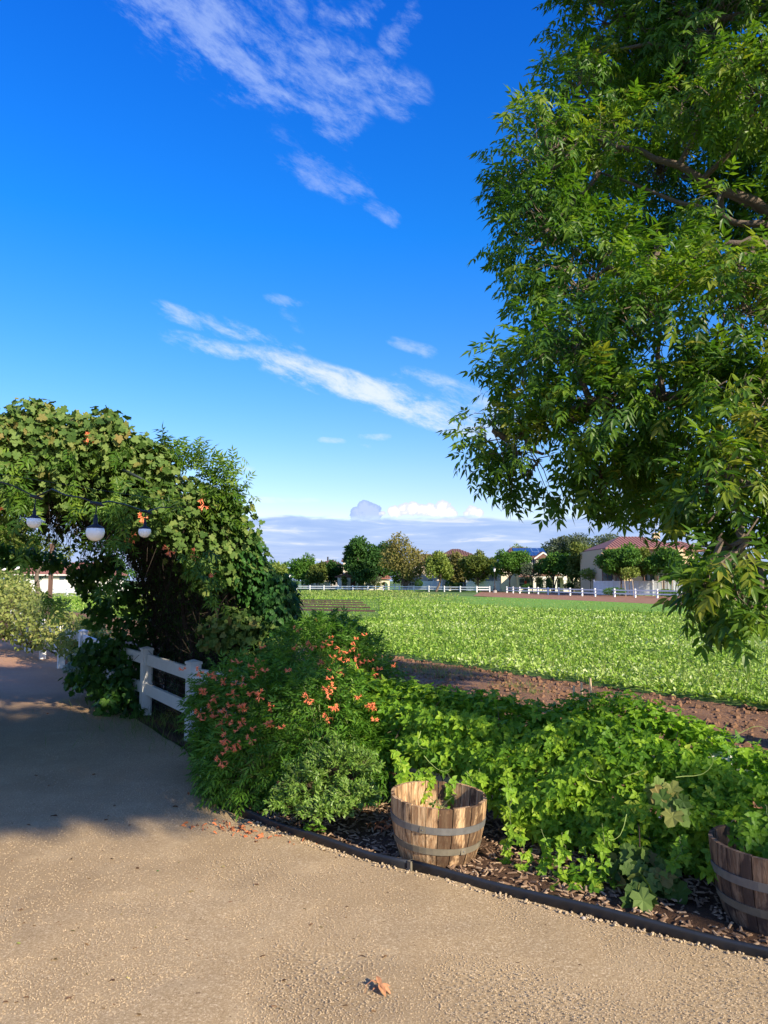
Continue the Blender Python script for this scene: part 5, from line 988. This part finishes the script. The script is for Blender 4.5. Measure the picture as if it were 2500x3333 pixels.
for q_, w_ in ((1712, 1.7), (1752, 1.3), (1818, 1.0)): window(h1, X(q_), Y + 1.19, 1.35, w_, 1.4)
MB().box((X(1783), Y + 1.15, 1.05), (1.0, .08, 2.1)).part('door', 'dark_opening', h1); MB().box((X(1714), Y + .9, 1.2), (.3, .15, 1.)).part('red_banner', 'red_cloth', h1)
arcade(h1, X(1856), X(1914), Y - 1.2, 2.75, [(X(1866), 1.15, 1.3), (X(1892), 1.4, 1.5)], 'stucco_cream'); walls(h1, X(1858), X(1912), Y + 1.5, Y + 6, 2.6, 'stucco_cream', None, 'wing_wall'); MB().box((X(1890), Y + 1.44, 1.0), (1.2, .08, 2.)).part('door', 'dark_opening', h1)
# big tan house
Y = 92.; X = lambda px: W(px, 1890, Y).x; ze = zpx(1788, Y); zr = zpx(1752, Y + 5)
h2 = empty('house', (X(2120), Y, 0), 'big tan stucco house with red tiled hip roof behind the long panel fence at right', 'house')
walls(h2, X(1960), X(2130), Y, Y + 10, ze, 'stucco_tan'); walls(h2, X(2130), X(2215), Y - 1.2, Y + 9, ze, 'stucco_tan', None, 'bay_wall'); walls(h2, X(2215), X(2278), Y + .3, Y + 9, ze, 'stucco_tan', None, 'east_wall')
gable_roof(h2, X(1985), X(2215), Y, Y + 10, ze, zr, 'roof_red', 'x', .6, .18, 3.5); gable_roof(h2, X(2218), X(2300), Y + .3, Y + 9, ze - .25, zr - .6, 'roof_red', 'x', .5, .18, 2.5); MB().box((X(2178), Y + 4, zr + .25), (.8, .8, .8)).part('chimney', 'stucco_tan', h2)
for q_, w_ in ((1978, 1.2), (2018, .9), (2118, 1.5), (2140, .7), (2165, 1.3)): window(h2, X(q_), Y - .01 if q_ < 2130 else Y - 1.21, 2.45, w_, 1.35, 'roof_brown')
MB().box((X(2082), Y - .03, 2.1), (1.9, .06, 2.2)).part('patio_opening', 'dark_opening', h2); MB().box((X(2080), Y - .5, 4.0), (5.2, 1.0, .18)).part('ledge', 'stucco_cream', h2)
for q_ in (2040, 2148): window(h2, X(q_), Y - .01 if q_ < 2130 else Y - 1.21, 5.0 - .2, 1., 1., 'roof_brown')
# grey house with the garage
Y = 132.; X = lambda px: W(px, 1890, Y).x
h3 = empty('house', (X(1560), Y, 0), 'taupe house with white trimmed garage and a car inside, left of the porch house', 'house')
zt = zpx(1808, Y); walls(h3, X(1535), X(1640), Y + 1, Y + 10, zpx(1850, Y), 'stucco_grey'); walls(h3, X(1448), X(1545), Y + 3, Y + 12, zt, 'stucco_taupe', None, 'upper_wall'); gable_roof(h3, X(1448), X(1545), Y + 3, Y + 12, zt, zt + 1.3, 'roof_brown', 'x', .5, .16, 2.5)
gable_roof(h3, X(1545), X(1640), Y + 1, Y + 10, zpx(1850, Y), zpx(1833, Y), 'roof_brown', 'x', .4, .14, 1.5)
gy = Y - 2; walls(h3, X(1458), X(1464.5), gy, gy + 6, 2.55, 'trim', None, 'garage_wall'); walls(h3, X(1521), X(1537), gy, gy + 6, 2.55, 'stucco_taupe', None, 'garage_wall'); MB().box((X(1492), gy + .15, 2.4), (X(1523) - X(1462), .3, .3)).part('garage_beam', 'trim', h3)
MB().box((X(1492), gy + 5, 1.2), (X(1521) - X(1465), .1, 2.4)).part('garage_interior', 'dark_opening', h3); gable_roof(h3, X(1462), X(1536), gy, gy + 6, 2.6, 3.6, 'roof_brown', 'y', .3, .12); fascia(h3, X(1462), X(1536), gy - .35, 2.6, 3.6, .3, .2); window(h3, X(1617), Y + .99, 2.0, .7, 1.1); MB().box((X(1590), Y + .6, 2.9), (3.2, .8, .18)).part('awning', 'trim', h3)
car = empty('parked_car', (X(1498), gy + 2.6, 0), 'grey car parked inside the dark open garage', 'car'); cx_, cy_ = X(1498), gy + 2.6
m = MB(); pr_ = [(-.85, .35), (-.88, .8), (-.8, .95), (-.66, 1.42), (.66, 1.42), (.8, .95), (.88, .8), (.85, .35)]; vs = []
for yy in (-1.9, -1.5, 1.3, 1.9): vs += [(cx_ + a * (1 if yy not in (-1.9, 1.9) else .92), cy_ + yy, b if (abs(yy) < 1.8 or b < .9) else .9) for a, b in pr_]
m.add(vs, [(i * 8 + k, i * 8 + (k + 1) % 8, (i + 1) * 8 + (k + 1) % 8, (i + 1) * 8 + k) for i in range(3) for k in range(8)] + [tuple(range(8)), tuple(31 - k for k in range(8))]).part('body', 'car_paint', car)
for sx in (-.75, .75):
    for sy in (-1.2, 1.2): MB().tube([(cx_ + sx - .09, cy_ + sy, .32), (cx_ + sx + .09, cy_ + sy, .32)], .32, 12).part('wheel', 'cable_black', car)
    MB().box((cx_ + sx * .85, cy_ - 1.9, .68), (.28, .06, .14)).part('headlight', 'trim', car)
# white house with porch behind the tall dark trees
Y = 140.; X = lambda px: W(px, 1890, Y).x
h4 = empty('house', (X(1170), Y, 0), 'white house with gabled porch, red wing roof and arches behind the tall dark trees', 'house')
walls(h4, X(1115), X(1250), Y + 2, Y + 10, 5.4, 'stucco_cream'); walls(h4, X(1180), X(1222), Y + .5, Y + 4, zpx(1848, Y), 'stucco_cream', None, 'tower_wall'); window(h4, X(1197), Y + .49, zpx(1861, Y), 1.1, 1.15, 'shutter_green')
m = MB().lathe([(1.3, zpx(1849, Y)), (.1, zpx(1833, Y))], (X(1197), Y + 2, 0), 4); m.part('roof', 'roof_red', h4); gable_roof(h4, X(1115), X(1250), Y + 2, Y + 10, 5.4, 6.9, 'roof_brown', 'x', .4, .15, 2.)
gable_roof(h4, X(1182), X(1268), Y - 2.5, Y + 2.5, zpx(1885, Y), zpx(1872, Y), 'roof_red', 'x', .3, .14, .8); walls(h4, X(1186), X(1224), Y - 2, Y + 2, zpx(1886, Y), 'stucco_cream', None, 'wing_wall'); window(h4, X(1206), Y - 2.01, .95, 1.5, 1.2, 'shutter_green')
arcade(h4, X(1222), X(1268), Y - 2.2, zpx(1886, Y), [(X(1233), 1.0, .9), (X(1251), 1.3, .9)], 'stucco_cream', .3)
gx0, gx1 = X(1098), X(1188); zpe, zpr = zpx(1880, Y), zpx(1866, Y); MB().add([(gx0, Y - 2.6, zpe), (gx1, Y - 2.6, zpe), ((gx0 + gx1) / 2, Y - 2.6, zpr), (gx0, Y - 2.4, zpe), (gx1, Y - 2.4, zpe), ((gx0 + gx1) / 2, Y - 2.4, zpr)], [(0, 1, 2), (5, 4, 3), (0, 3, 4, 1)]).part('porch_gable', 'trim', h4)
gable_roof(h4, gx0, gx1, Y - 2.6, Y + 2, zpe, zpr + .05, 'roof_brown', 'y', .3, .12)
for q_ in (1108, 1137, 1165): MB().box((X(q_), Y - 2.5, zpe / 2), (.7, .5, zpe)).part('porch_column', 'trim', h4)
MB().box((X(1151), Y + 1.9, 1.), (1.3, .1, 2.)).part('door', 'roof_brown', h4); window(h4, X(1122), Y + 1.99, 1.2, 1.2, 1.2)
# two further houses
Y = 158.; X = lambda px: W(px, 1890, Y).x
h5 = empty('house', (X(1070), Y, 0), 'grey house mostly hidden behind the leftmost far trees', 'house'); walls(h5, X(1040), X(1105), Y, Y + 9, zpx(1838, Y), 'stucco_grey'); gable_roof(h5, X(1040), X(1105), Y, Y + 9, zpx(1838, Y), zpx(1824, Y), 'roof_brown', 'x', .4, .15, 2.); window(h5, X(1080), Y - .01, 1.6, 1., 1.2)
MB().box((X(1062), Y + 4, zpx(1818, Y)), (.3, .3, 1.0)).part('chimney', 'dark_opening', h5)
Y = 150.; X = lambda px: W(px, 1890, Y).x
h6 = empty('house', (X(1400), Y, 0), 'brown roofed two storey house peeping out behind the tall ochre tree', 'house'); walls(h6, X(1330), X(1450), Y, Y + 10, zpx(1838, Y), 'stucco_taupe'); gable_roof(h6, X(1335), X(1448), Y, Y + 10, zpx(1838, Y), zpx(1806, Y + 5), 'roof_brown', 'x', .5, .16, 3.); fascia(h6, X(1345), X(1395), Y - .6, zpx(1838, Y), zpx(1815, Y), .3); window(h6, X(1362), Y - .01, 4., 1.1, 1.1)
for q_ in (1290, 1340, 1400): window(h6, X(q_) if q_ > 1330 else X(1345), Y - .01, 1.4, 1., 1.2) if q_ > 1330 else None
Y = 112.; X = lambda px: W(px, 1890, Y).x
h7 = empty('building', (X(200), Y, 0), 'low cream building with pale tiled roof behind the lattice fence under the arch', 'building'); walls(h7, X(20), X(330), Y, Y + 9, zpx(1872, Y), 'stucco_cream'); gable_roof(h7, X(20), X(330), Y, Y + 9, zpx(1872, Y), zpx(1835, Y + 5), 'roof_red', 'x', .6, .16, 3.)
for q_ in (118, 210, 262, 305): MB().box((X(q_), Y - .03, 2.0), (1.5, .06, 1.0)).part('window', 'shutter_green' if q_ == 118 else 'window_glass', h7)
MB().box(((X(20) + X(330)) / 2, Y - .62, zpx(1872, Y) + .02), (X(330) - X(20), .12, .22)).part('gutter', 'trim', h7)

# ------------------------------------------------------------------ street lamps
def lamp(px, Y, top, lab):
    x = W(px, 1890, Y).x; H = zpx(top, Y); r = empty('street_lamp', (x, Y, 0), lab, 'street lamp'); p = (x, Y, 0)
    MB().lathe([(.26, 0), (.26, .5), (.18, .55), (.12, 1.0), (.07, 1.1), (.06, H - .75), (.1, H - .7), (.04, H - .62)], p, 10).part('pole', 'lamp_post', r, True); MB().lathe([(.3, -.02), (.3, .35), (.001, .35)], p, 10).part('base', 'stucco_grey', r)
    MB().lathe([(.09, H - .64), (.19, H - .2), (.001, H - .2)], p, 8).part('lantern', 'globe_white', r); MB().lathe([(.25, H - .2), (.12, H - .05), (.02, H), (.001, H + .08)], p, 8).part('cap', 'lamp_post', r)
lamp(1610, 108, 1846, 'tall dark street lamp in the gap between the two white fences'); lamp(2259, 88, 1823, 'street lamp beside the tan house, partly behind the hanging leaves'); lamp(934, 150, 1878, 'short street lamp near the far left end of the field'); 
for (px, Y, top) in ((943, 145, 1868),): lamp(px, Y, top, 'pale topped street lamp by the leftmost far trees')

# ------------------------------------------------------------------ far trees
def make_tree(name, lab, x, Y, wid, ztop, zbot, mat, seed, leaf=.24, n=3600, airy=.0, lean=0., multi=False, cat='tree', group='trees in front of and between the houses', tk=.13):
    g = np.random.default_rng(seed); root = empty(name, (x, Y, 0), lab, cat, group); hw = wid / 2; hz = (ztop - zbot) / 2; zc = (ztop + zbot) / 2; L = []
    for k in range(21):
        u = g.normal(size=3); u /= np.linalg.norm(u); f = g.uniform(.35, .84); s = g.uniform(.2, .42)
        if u[2] < 0: u[0] *= 1.1
        L.append((x + u[0] * hw * f, Y + u[1] * hw * f, zc + u[2] * hz * f, hw * s, hw * s, hz * s * 1.15))
    L.append((x, Y, zc, hw * .5, hw * .5, hz * .5)); nn = int(n * 1.5 * (1 - airy * .8)); P, O, C = lobes_surface(L, nn, (.2, 1.12)); k = len(P)
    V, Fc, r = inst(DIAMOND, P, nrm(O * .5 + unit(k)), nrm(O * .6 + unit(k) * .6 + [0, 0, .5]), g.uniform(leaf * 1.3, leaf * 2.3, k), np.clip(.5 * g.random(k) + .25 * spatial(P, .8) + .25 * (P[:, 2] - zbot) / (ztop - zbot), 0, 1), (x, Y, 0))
    link('crown', npmesh('crown', V, Fc, mat, r), root)
    m = MB(); ends = [(Vector((l[0], l[1], l[2]))) for l in L[:9]]; fork = Vector((x + lean * .5, Y, max(zbot * .9, .7)))
    if multi:
        for dx in (-.12, .05, .16): m.tube(bough([(x + dx - lean, Y, -.05), (x + dx * 2.2, Y, 1.2), fork + Vector((dx * 5, 0, .5))], tk, tk * .5, 6, .03)[0], [tk - i * tk * .08 for i in range(7)], 6)
    else: m.tube(bough([(x - lean, Y, -.05), (x, Y + .05, fork.z * .5), fork], tk, tk * .7, 5, .03)[0], [tk, tk * .95, tk * .9, tk * .8, tk * .7, tk * .6], 7)
    m.part('trunk', 'bark', root, True); m = MB()
    for e in ends: m.tube(bough([fork - Vector((0, 0, .15)), (fork + e) / 2 + Vector((0, 0, .1)), e], tk * .5, .02, 5, .08)[0], [tk * .5, tk * .42, tk * .34, tk * .26, tk * .18, .03], 5)
    m.part('limbs', 'bark', root, True); return root
FT = [ # px0, px1, top, bottom, dist, mat, leaf, n, airy, label, kwargs
 (850, 935, 1825, 1897, 165, 'crown_lime', .3, 2200, 0, 'yellow green tree at the far left end of the field, next to the ivy', {}),
 (938, 1032, 1812, 1897, 150, 'crown_mid', .3, 4000, 0, 'bushy dark green tree, leftmost of the tree row beyond the field', {}),
 (1000, 1062, 1828, 1900, 146, 'crown_olive', .28, 2600, 0, 'dull green tree second from the left in the far row', {}),
 (1045, 1112, 1824, 1897, 149, 'crown_dark', .3, 2600, 0, 'low dark tree just left of the tall dark green tree', {}),
 (1102, 1236, 1749, 1884, 133, 'crown_dark', .3, 8500, 0, 'tallest dense dark green tree in front of the white house', dict(tk=.25)),
 (1200, 1300, 1755, 1880, 139, 'crown_dark', .3, 4200, 0, 'dark green tree half hidden behind the tall ochre tree', dict(tk=.22)),
 (1245, 1392, 1747, 1900, 122, 'crown_ochre', .24, 6200, .3, 'tall airy tree with thin brownish foliage in the middle of the row', dict(tk=.22, multi=True)),
 (1385, 1470, 1787, 1890, 117, 'crown_lime', .24, 4200, .12, 'small yellow green tree with a pale leaning trunk by the white fence', dict(tk=.2, lean=.5)),
 (1445, 1530, 1796, 1895, 128, 'crown_ochre', .26, 3400, .15, 'ochre tree beside the open garage', {}),
 (1506, 1606, 1789, 1884, 118, 'crown_olive', .24, 4600, 0, 'olive tree left of the tall street lamp', {}),
 (1590, 1640, 1810, 1885, 126, 'crown_mid', .25, 1800, 0, 'narrow green tree right behind the tall street lamp', {}),
 (1598, 1720, 1781, 1880, 112, 'crown_mid', .22, 5600, 0, 'round green tree left of the porch house with solar panels', {}),
 (1752, 1846, 1797, 1880, 108, 'crown_mid', .22, 4600, 0, 'green tree standing right in front of the gabled porch', dict(multi=True)),
 (1820, 1900, 1800, 1882, 107, 'crown_mid', .22, 3600, 0, 'green tree at the right end of the gabled porch', dict(multi=True)),
 (1792, 1912, 1732, 1830, 150, 'crown_grey', .3, 4200, .2, 'dark feathery evergreen rising behind the porch house', {}),
 (1900, 2060, 1735, 1810, 155, 'crown_grey', .3, 3600, .4, 'thin feathery tree behind the trees left of the red roof', {}),
 (1850, 1975, 1768, 1878, 104, 'crown_olive', .22, 5600, .05, 'wide olive green tree between the porch house and the tan house', dict(multi=True)),
 (1960, 2085, 1776, 1880, 86, 'crown_mid', .2, 6000, 0, 'green street tree before the left part of the tan house', {}),
 (2060, 2130, 1782, 1868, 88, 'crown_olive', .2, 3400, 0, 'olive crown touching the red roof of the tan house', {}),
 (2092, 2230, 1776, 1872, 84, 'crown_mid', .2, 6500, 0, 'wide green street tree before the right part of the tan house', {}),
 (1660, 1740, 1775, 1815, 170, 'crown_lime', .3, 900, .2, 'bright green treetop showing above the solar roof', {}),
 (1750, 1792, 1783, 1815, 170, 'crown_lime', .3, 600, .2, 'small bright treetop right of the gabled upper storey', {}),
 (1885, 1960, 1848, 1885, 96, 'crown_lime', .15, 1100, .2, 'young feathery tree with thin stakes in front of the arches', dict(tk=.05)),
 (2018, 2080, 1848, 1886, 84, 'crown_lime', .14, 900, .25, 'young feathery yellow tree at the middle of the panel fence', dict(tk=.05)),
 (2145, 2200, 1850, 1886, 82, 'crown_grey', .14, 700, .35, 'thin young grey green tree at the right of the panel fence', dict(tk=.05)),
 (1540, 1570, 1865, 1900, 124, 'crown_grey', .16, 500, .3, 'thin young tree before the grey wall right of the garage', dict(tk=.05)),
 (1200, 1240, 1875, 1905, 136, 'crown_grey', .2, 500, .2, 'young tree before the red wing roof of the white house', dict(tk=.05)),
 (1160, 1190, 1872, 1905, 136, 'crown_olive', .2, 400, .2, 'young tree at the right porch column of the white house', dict(tk=.05)),
 (1112, 1130, 1872, 1905, 136, 'crown_olive', .2, 300, .2, 'young tree at the left porch column of the white house', dict(tk=.05)),
 (1270, 1345, 1822, 1900, 147, 'crown_dark', .3, 1800, 0, 'low dark tree filling the gap behind the trunk of the tall airy tree', {}),
 (1418, 1500, 1806, 1896, 144, 'crown_olive', .3, 2200, .1, 'dull green tree between the leaning tree and the garage, set farther back', {}),
 (985, 1050, 1836, 1898, 156, 'crown_grey', .3, 1500, 0, 'greyish tree behind the two leftmost trees of the far row', {}),
 (1700, 1765, 1826, 1890, 109, 'crown_grey', .16, 1100, .3, 'thin grey green tree at the left end of the gabled porch', dict(tk=.06)),
 (-60, 100, 1700, 1850, 45, 'crown_olive', .2, 3500, 0, 'tree crown at the far left behind the arch foliage', {}),
]
for i, (a, b, tp, bt, Y, mat, lf, n, airy, lab, kw) in enumerate(FT):
    x0, x1 = W(a, 1890, Y).x, W(b, 1890, Y).x; make_tree('tree', lab, (x0 + x1) / 2, Y, (x1 - x0) * (1.18 if b - a > 60 else 1), zpx(tp, Y), max(zpx(bt, Y), .6), mat, 100 + i, lf, n, airy, **kw)
# row of trees far behind to close the horizon outside the gaps
for i in range(26):
    a = -1.25 + i * .1; 
    mid_ = -.14 < a < .42
    Y = 185 + 12 * math.sin(i * 2.1); x = Y * math.tan(a) if abs(a) < 1.2 else Y * 2.4 * (1 if a > 0 else -1); make_tree('tree', 'distant green tree of the background row beyond the houses', x, Y, 11 + 3 * math.sin(i), (4.6 if mid_ else 7 + 1.2 * math.sin(i * 1.7)), .5, ('crown_mid', 'crown_olive', 'crown_dark')[i % 3], 300 + i, .5, 1100, 0, group='distant background trees')
# clipped shrubs
def bush_ball(px, py, r, Y, lab, mat='crown_dark', sx=1.):
    c = W(px, py, Y); rr = r / F * Y; root = empty('clipped_shrub', (c.x, Y, 0), lab, 'shrub', 'round shrubs beyond the white fence'); P, O, C = lobes_surface([(c.x, Y, max(c.z, rr * .6), rr * sx, rr, rr), (c.x + rr * .3, Y, max(c.z, rr * .5), rr * .8 * sx, rr * .8, rr * .7)], 1500, (.7, 1.03)); ok = P[:, 2] > 0; P, O = P[ok], O[ok]; k = len(P)
    foliage(root, leaf_simple(.6, .05, .05), P, nrm(unit(k) + O * .5), nrm(O + unit(k) * .5), np.full(k, .14), mat, 0)
for (px, py, r, Y, lab, sx) in ((1777, 1902, 19, 106, 'round clipped shrub in front of the gabled porch', 1), (1888, 1904, 21, 104, 'round clipped shrub in front of the arches', 1.15), (1362, 1899, 13, 128, 'round clipped shrub right of the ochre tree trunk', 1), (1462, 1902, 13, 120, 'round clipped shrub at the left of the open garage', 1), (992, 1897, 12, 142, 'round clipped shrub at the far left, right one of two', 1), (955, 1898, 10, 142, 'low wide clipped shrub at the far left end', 1.8), (1850, 1908, 10, 105, 'small low shrub between the two round ones', 1.6),
    (1715, 1910, 8, 106, 'low shrub at the left end of the porch', 2.4), (1490, 1905, 8, 119, 'low shrub in front of the garage', 2.), (2000, 1925, 12, 80, 'low wide shrub under the left street tree at the panel fence', 3.2), (2170, 1930, 11, 76, 'low wide shrub under the right street tree', 3.), (2236, 1957, 14, 60, 'pale grey bush at the right end of the white rail fence', 1.8)):
    bush_ball(px, py, r, Y, lab, 'sage_leaf' if px == 2236 else ('crown_mid' if px in (2000, 2170) else 'crown_dark'), sx)
# thin stakes at young trees
for (px, Y) in ((1925, 95), (1945, 95), (2036, 83), (2062, 83), (2158, 81), (2185, 81)):
    x = W(px, 1890, Y).x; o = MB().tube([(x, Y, 0), (x + .12 * (1 if px % 2 else -1), Y, 1.9)], .03, 5).top('tree_stake', 'bamboo', (x, Y, 0)); tag(o, 'slanting wooden stake beside a young tree at the panel fence', 'stake', 'stakes at the young trees')

# ------------------------------------------------------------------ crop and weeds of the field
def in_field(P): return P[:, 0] > xE(P[:, 1]) + .12 * rng.normal(0, 1, len(P)) + .0
def fieldcover(name, n, ya, yb, hmin, hmax, sz, mat, lab, cat, mask=None, T=None, up=.5, flat=1.):
    r = rng.random(n); y = ya * (yb / ya) ** r; x = rng.uniform(-.57, .62, n) * y; s = sz * (np.maximum(y, 14) / 14) ** .55
    P = np.stack([x, y, np.zeros(n)], 1); ok = in_field(P); 
    if mask is not None: ok &= mask(P)
    P, s = P[ok], s[ok]; k = len(P); low = (P[:, 1] > 33) & (P[:, 1] < 66) & (P[:, 0] < -.005 * P[:, 1]) & (P[:, 0] > -.14 * P[:, 1]); lw = np.where(low, .28, 1.); s = s * np.where(low, .5, 1.); cl = spatial(P, 1.1) * .5 + spatial(P * 3.1, 1.3) * .5; P[:, 2] = (hmin + (hmax - hmin) * cl) * rng.uniform(.25, 1., k) * lw
    V, Fc, q = inst(T or (np.array([(0, 0, 0), (-.28, .5, .08), (0, 1, -.05), (.28, .5, .08)]), np.array([(0, 2, 1), (0, 3, 2)])), P, nrm(unit(k) * [1, 1, .5] + [0, 0, up]), nrm(unit(k) * .55 + [0, -.12, .9 * flat]), s * rng.uniform(.7, 1.3, k), np.clip(.62 * rng.random(k) ** 1.3 + .38 * spatial(P * [.16, .5, 1], 1.) + .25 * (P[:, 2] / hmax - .6), 0, 1)); o = link(name, npmesh(name, V, Fc, mat, q)); tag(o, lab, cat, None, 'stuff')
def furrow(P):      # bare furrows at the far left of the field
    u = P[:, 0] + (P[:, 1] - 50) * .06; inside = (P[:, 1] > 36) & (P[:, 1] < 62) & (P[:, 0] < -1.5 + .06 * (P[:, 1] - 45)); x = P[:, 0]; bad = np.zeros(len(P), bool)
    for k in range(5):
        d0 = 42 + k * 5.2; xa, xb = -.125 * d0, -.012 * d0 - k * .3; f = np.clip((xb - x) / (xb - xa), 0, 1); bad |= (x > xa) & (x < xb) & (P[:, 1] > d0 + 2 * f - 1.6) & (P[:, 1] < d0 + 2 * f + .3 + 1.4 * f)
    return ~bad
dirt_lim = lambda P: P[:, 1] < np.interp(P[:, 0], [-60, 3, 5, 11, 17, 21, 40], [130, 118, 84, 75, 60, 49, 30])
lawnzone = lambda P: ~((P[:, 0] > 0) & (P[:, 1] > np.interp(P[:, 0], [0, 3, 8, 12, 17, 25], [75, 62, 45, 40, 37, 30])))
fieldcover('crop', 135000, 9.5, 30, .04, .2, .082, 'crop_leaf', 'low green crop with pale leaf tops covering the near part of the field', 'crop', lambda P: furrow(P) & dirt_lim(P))
fieldcover('crop_far', 100000, 28, 80, .04, .2, .085, 'crop_leaf', 'green crop in the farther part of the field', 'crop', lambda P: furrow(P) & dirt_lim(P) & lawnzone(P) & (P[:, 1] < 74))
fieldcover('field_grass', 16000, 9.8, 60, .05, .3, .2, 'grass_blade', 'thin grass blades among the crop', 'grass', lambda P: dirt_lim(P) & furrow(P) & lawnzone(P), leaf_simple(.06, .01, .2), 1.6, .2)
fieldcover('weeds', 34000, 70, 110, .1, .5, .085, 'weed_leaf', 'tall yellow green weeds along the far edge of the field', 'weeds', lambda P: (P[:, 0] < 8) & (P[:, 1] > 78 + 0 * P[:, 0]) & dirt_lim(P))
fieldcover('weeds_pale', 12000, 58, 82, .1, .35, .07, 'weed_leaf', 'dry pale weeds between the crop and the tall weeds', 'weeds', lambda P: (P[:, 0] < 7) & dirt_lim(P))
fieldcover('seedlings', 30000, 30, 84, .01, .06, .04, 'weed_leaf', 'bright green low seedlings in the strip before the dirt road', 'seedlings', lambda P: (~lawnzone(P)) & dirt_lim(P))
# dark furrow soil patch
for k in range(5):
    d0 = 42 + k * 5.2; xs = (-.125 * d0, -.012 * d0 - k * .3)
    V_ = []; m = MB(); w_ = 1.7; m.add([(xs[0], d0 + 2.0, .006), (xs[1], d0, .006), (xs[1], d0 + w_ * .3, .05), (xs[0], d0 + 2.0 + w_, .05), (xs[0], d0 + 2.0 + w_ * .5, .09), (xs[1], d0 + w_ * .15, .09)], [(0, 1, 5, 4), (4, 5, 2, 3)]); o = m.top('soil_ridge', 'mulch_earth', (0, 0, 0)); o['kind'] = 'structure'
# weed tufts on the soil strip
for (px, py, r, k, lab) in ((1395, 2188, .35, 500, 'larger grass patch on the brown soil strip near the bush'), (1320, 2175, .3, 300, 'thin grass patch on the soil strip, left of the larger one'), (1460, 2205, .25, 220, 'small grass patch on the soil strip, right of the larger one'), (1680, 2240, .16, 120, 'small isolated weed tuft on the soil strip above the hedge'), (1730, 2262, .1, 60, 'tiny weed near the small tuft on the soil strip')):
    c = G(px, py); grass_clump('grass_tuft', tuple(c), tuple(c), (r * 1.6, r), k, .12, lab, w=.06)
# a few tall grass stalks at the crop edge
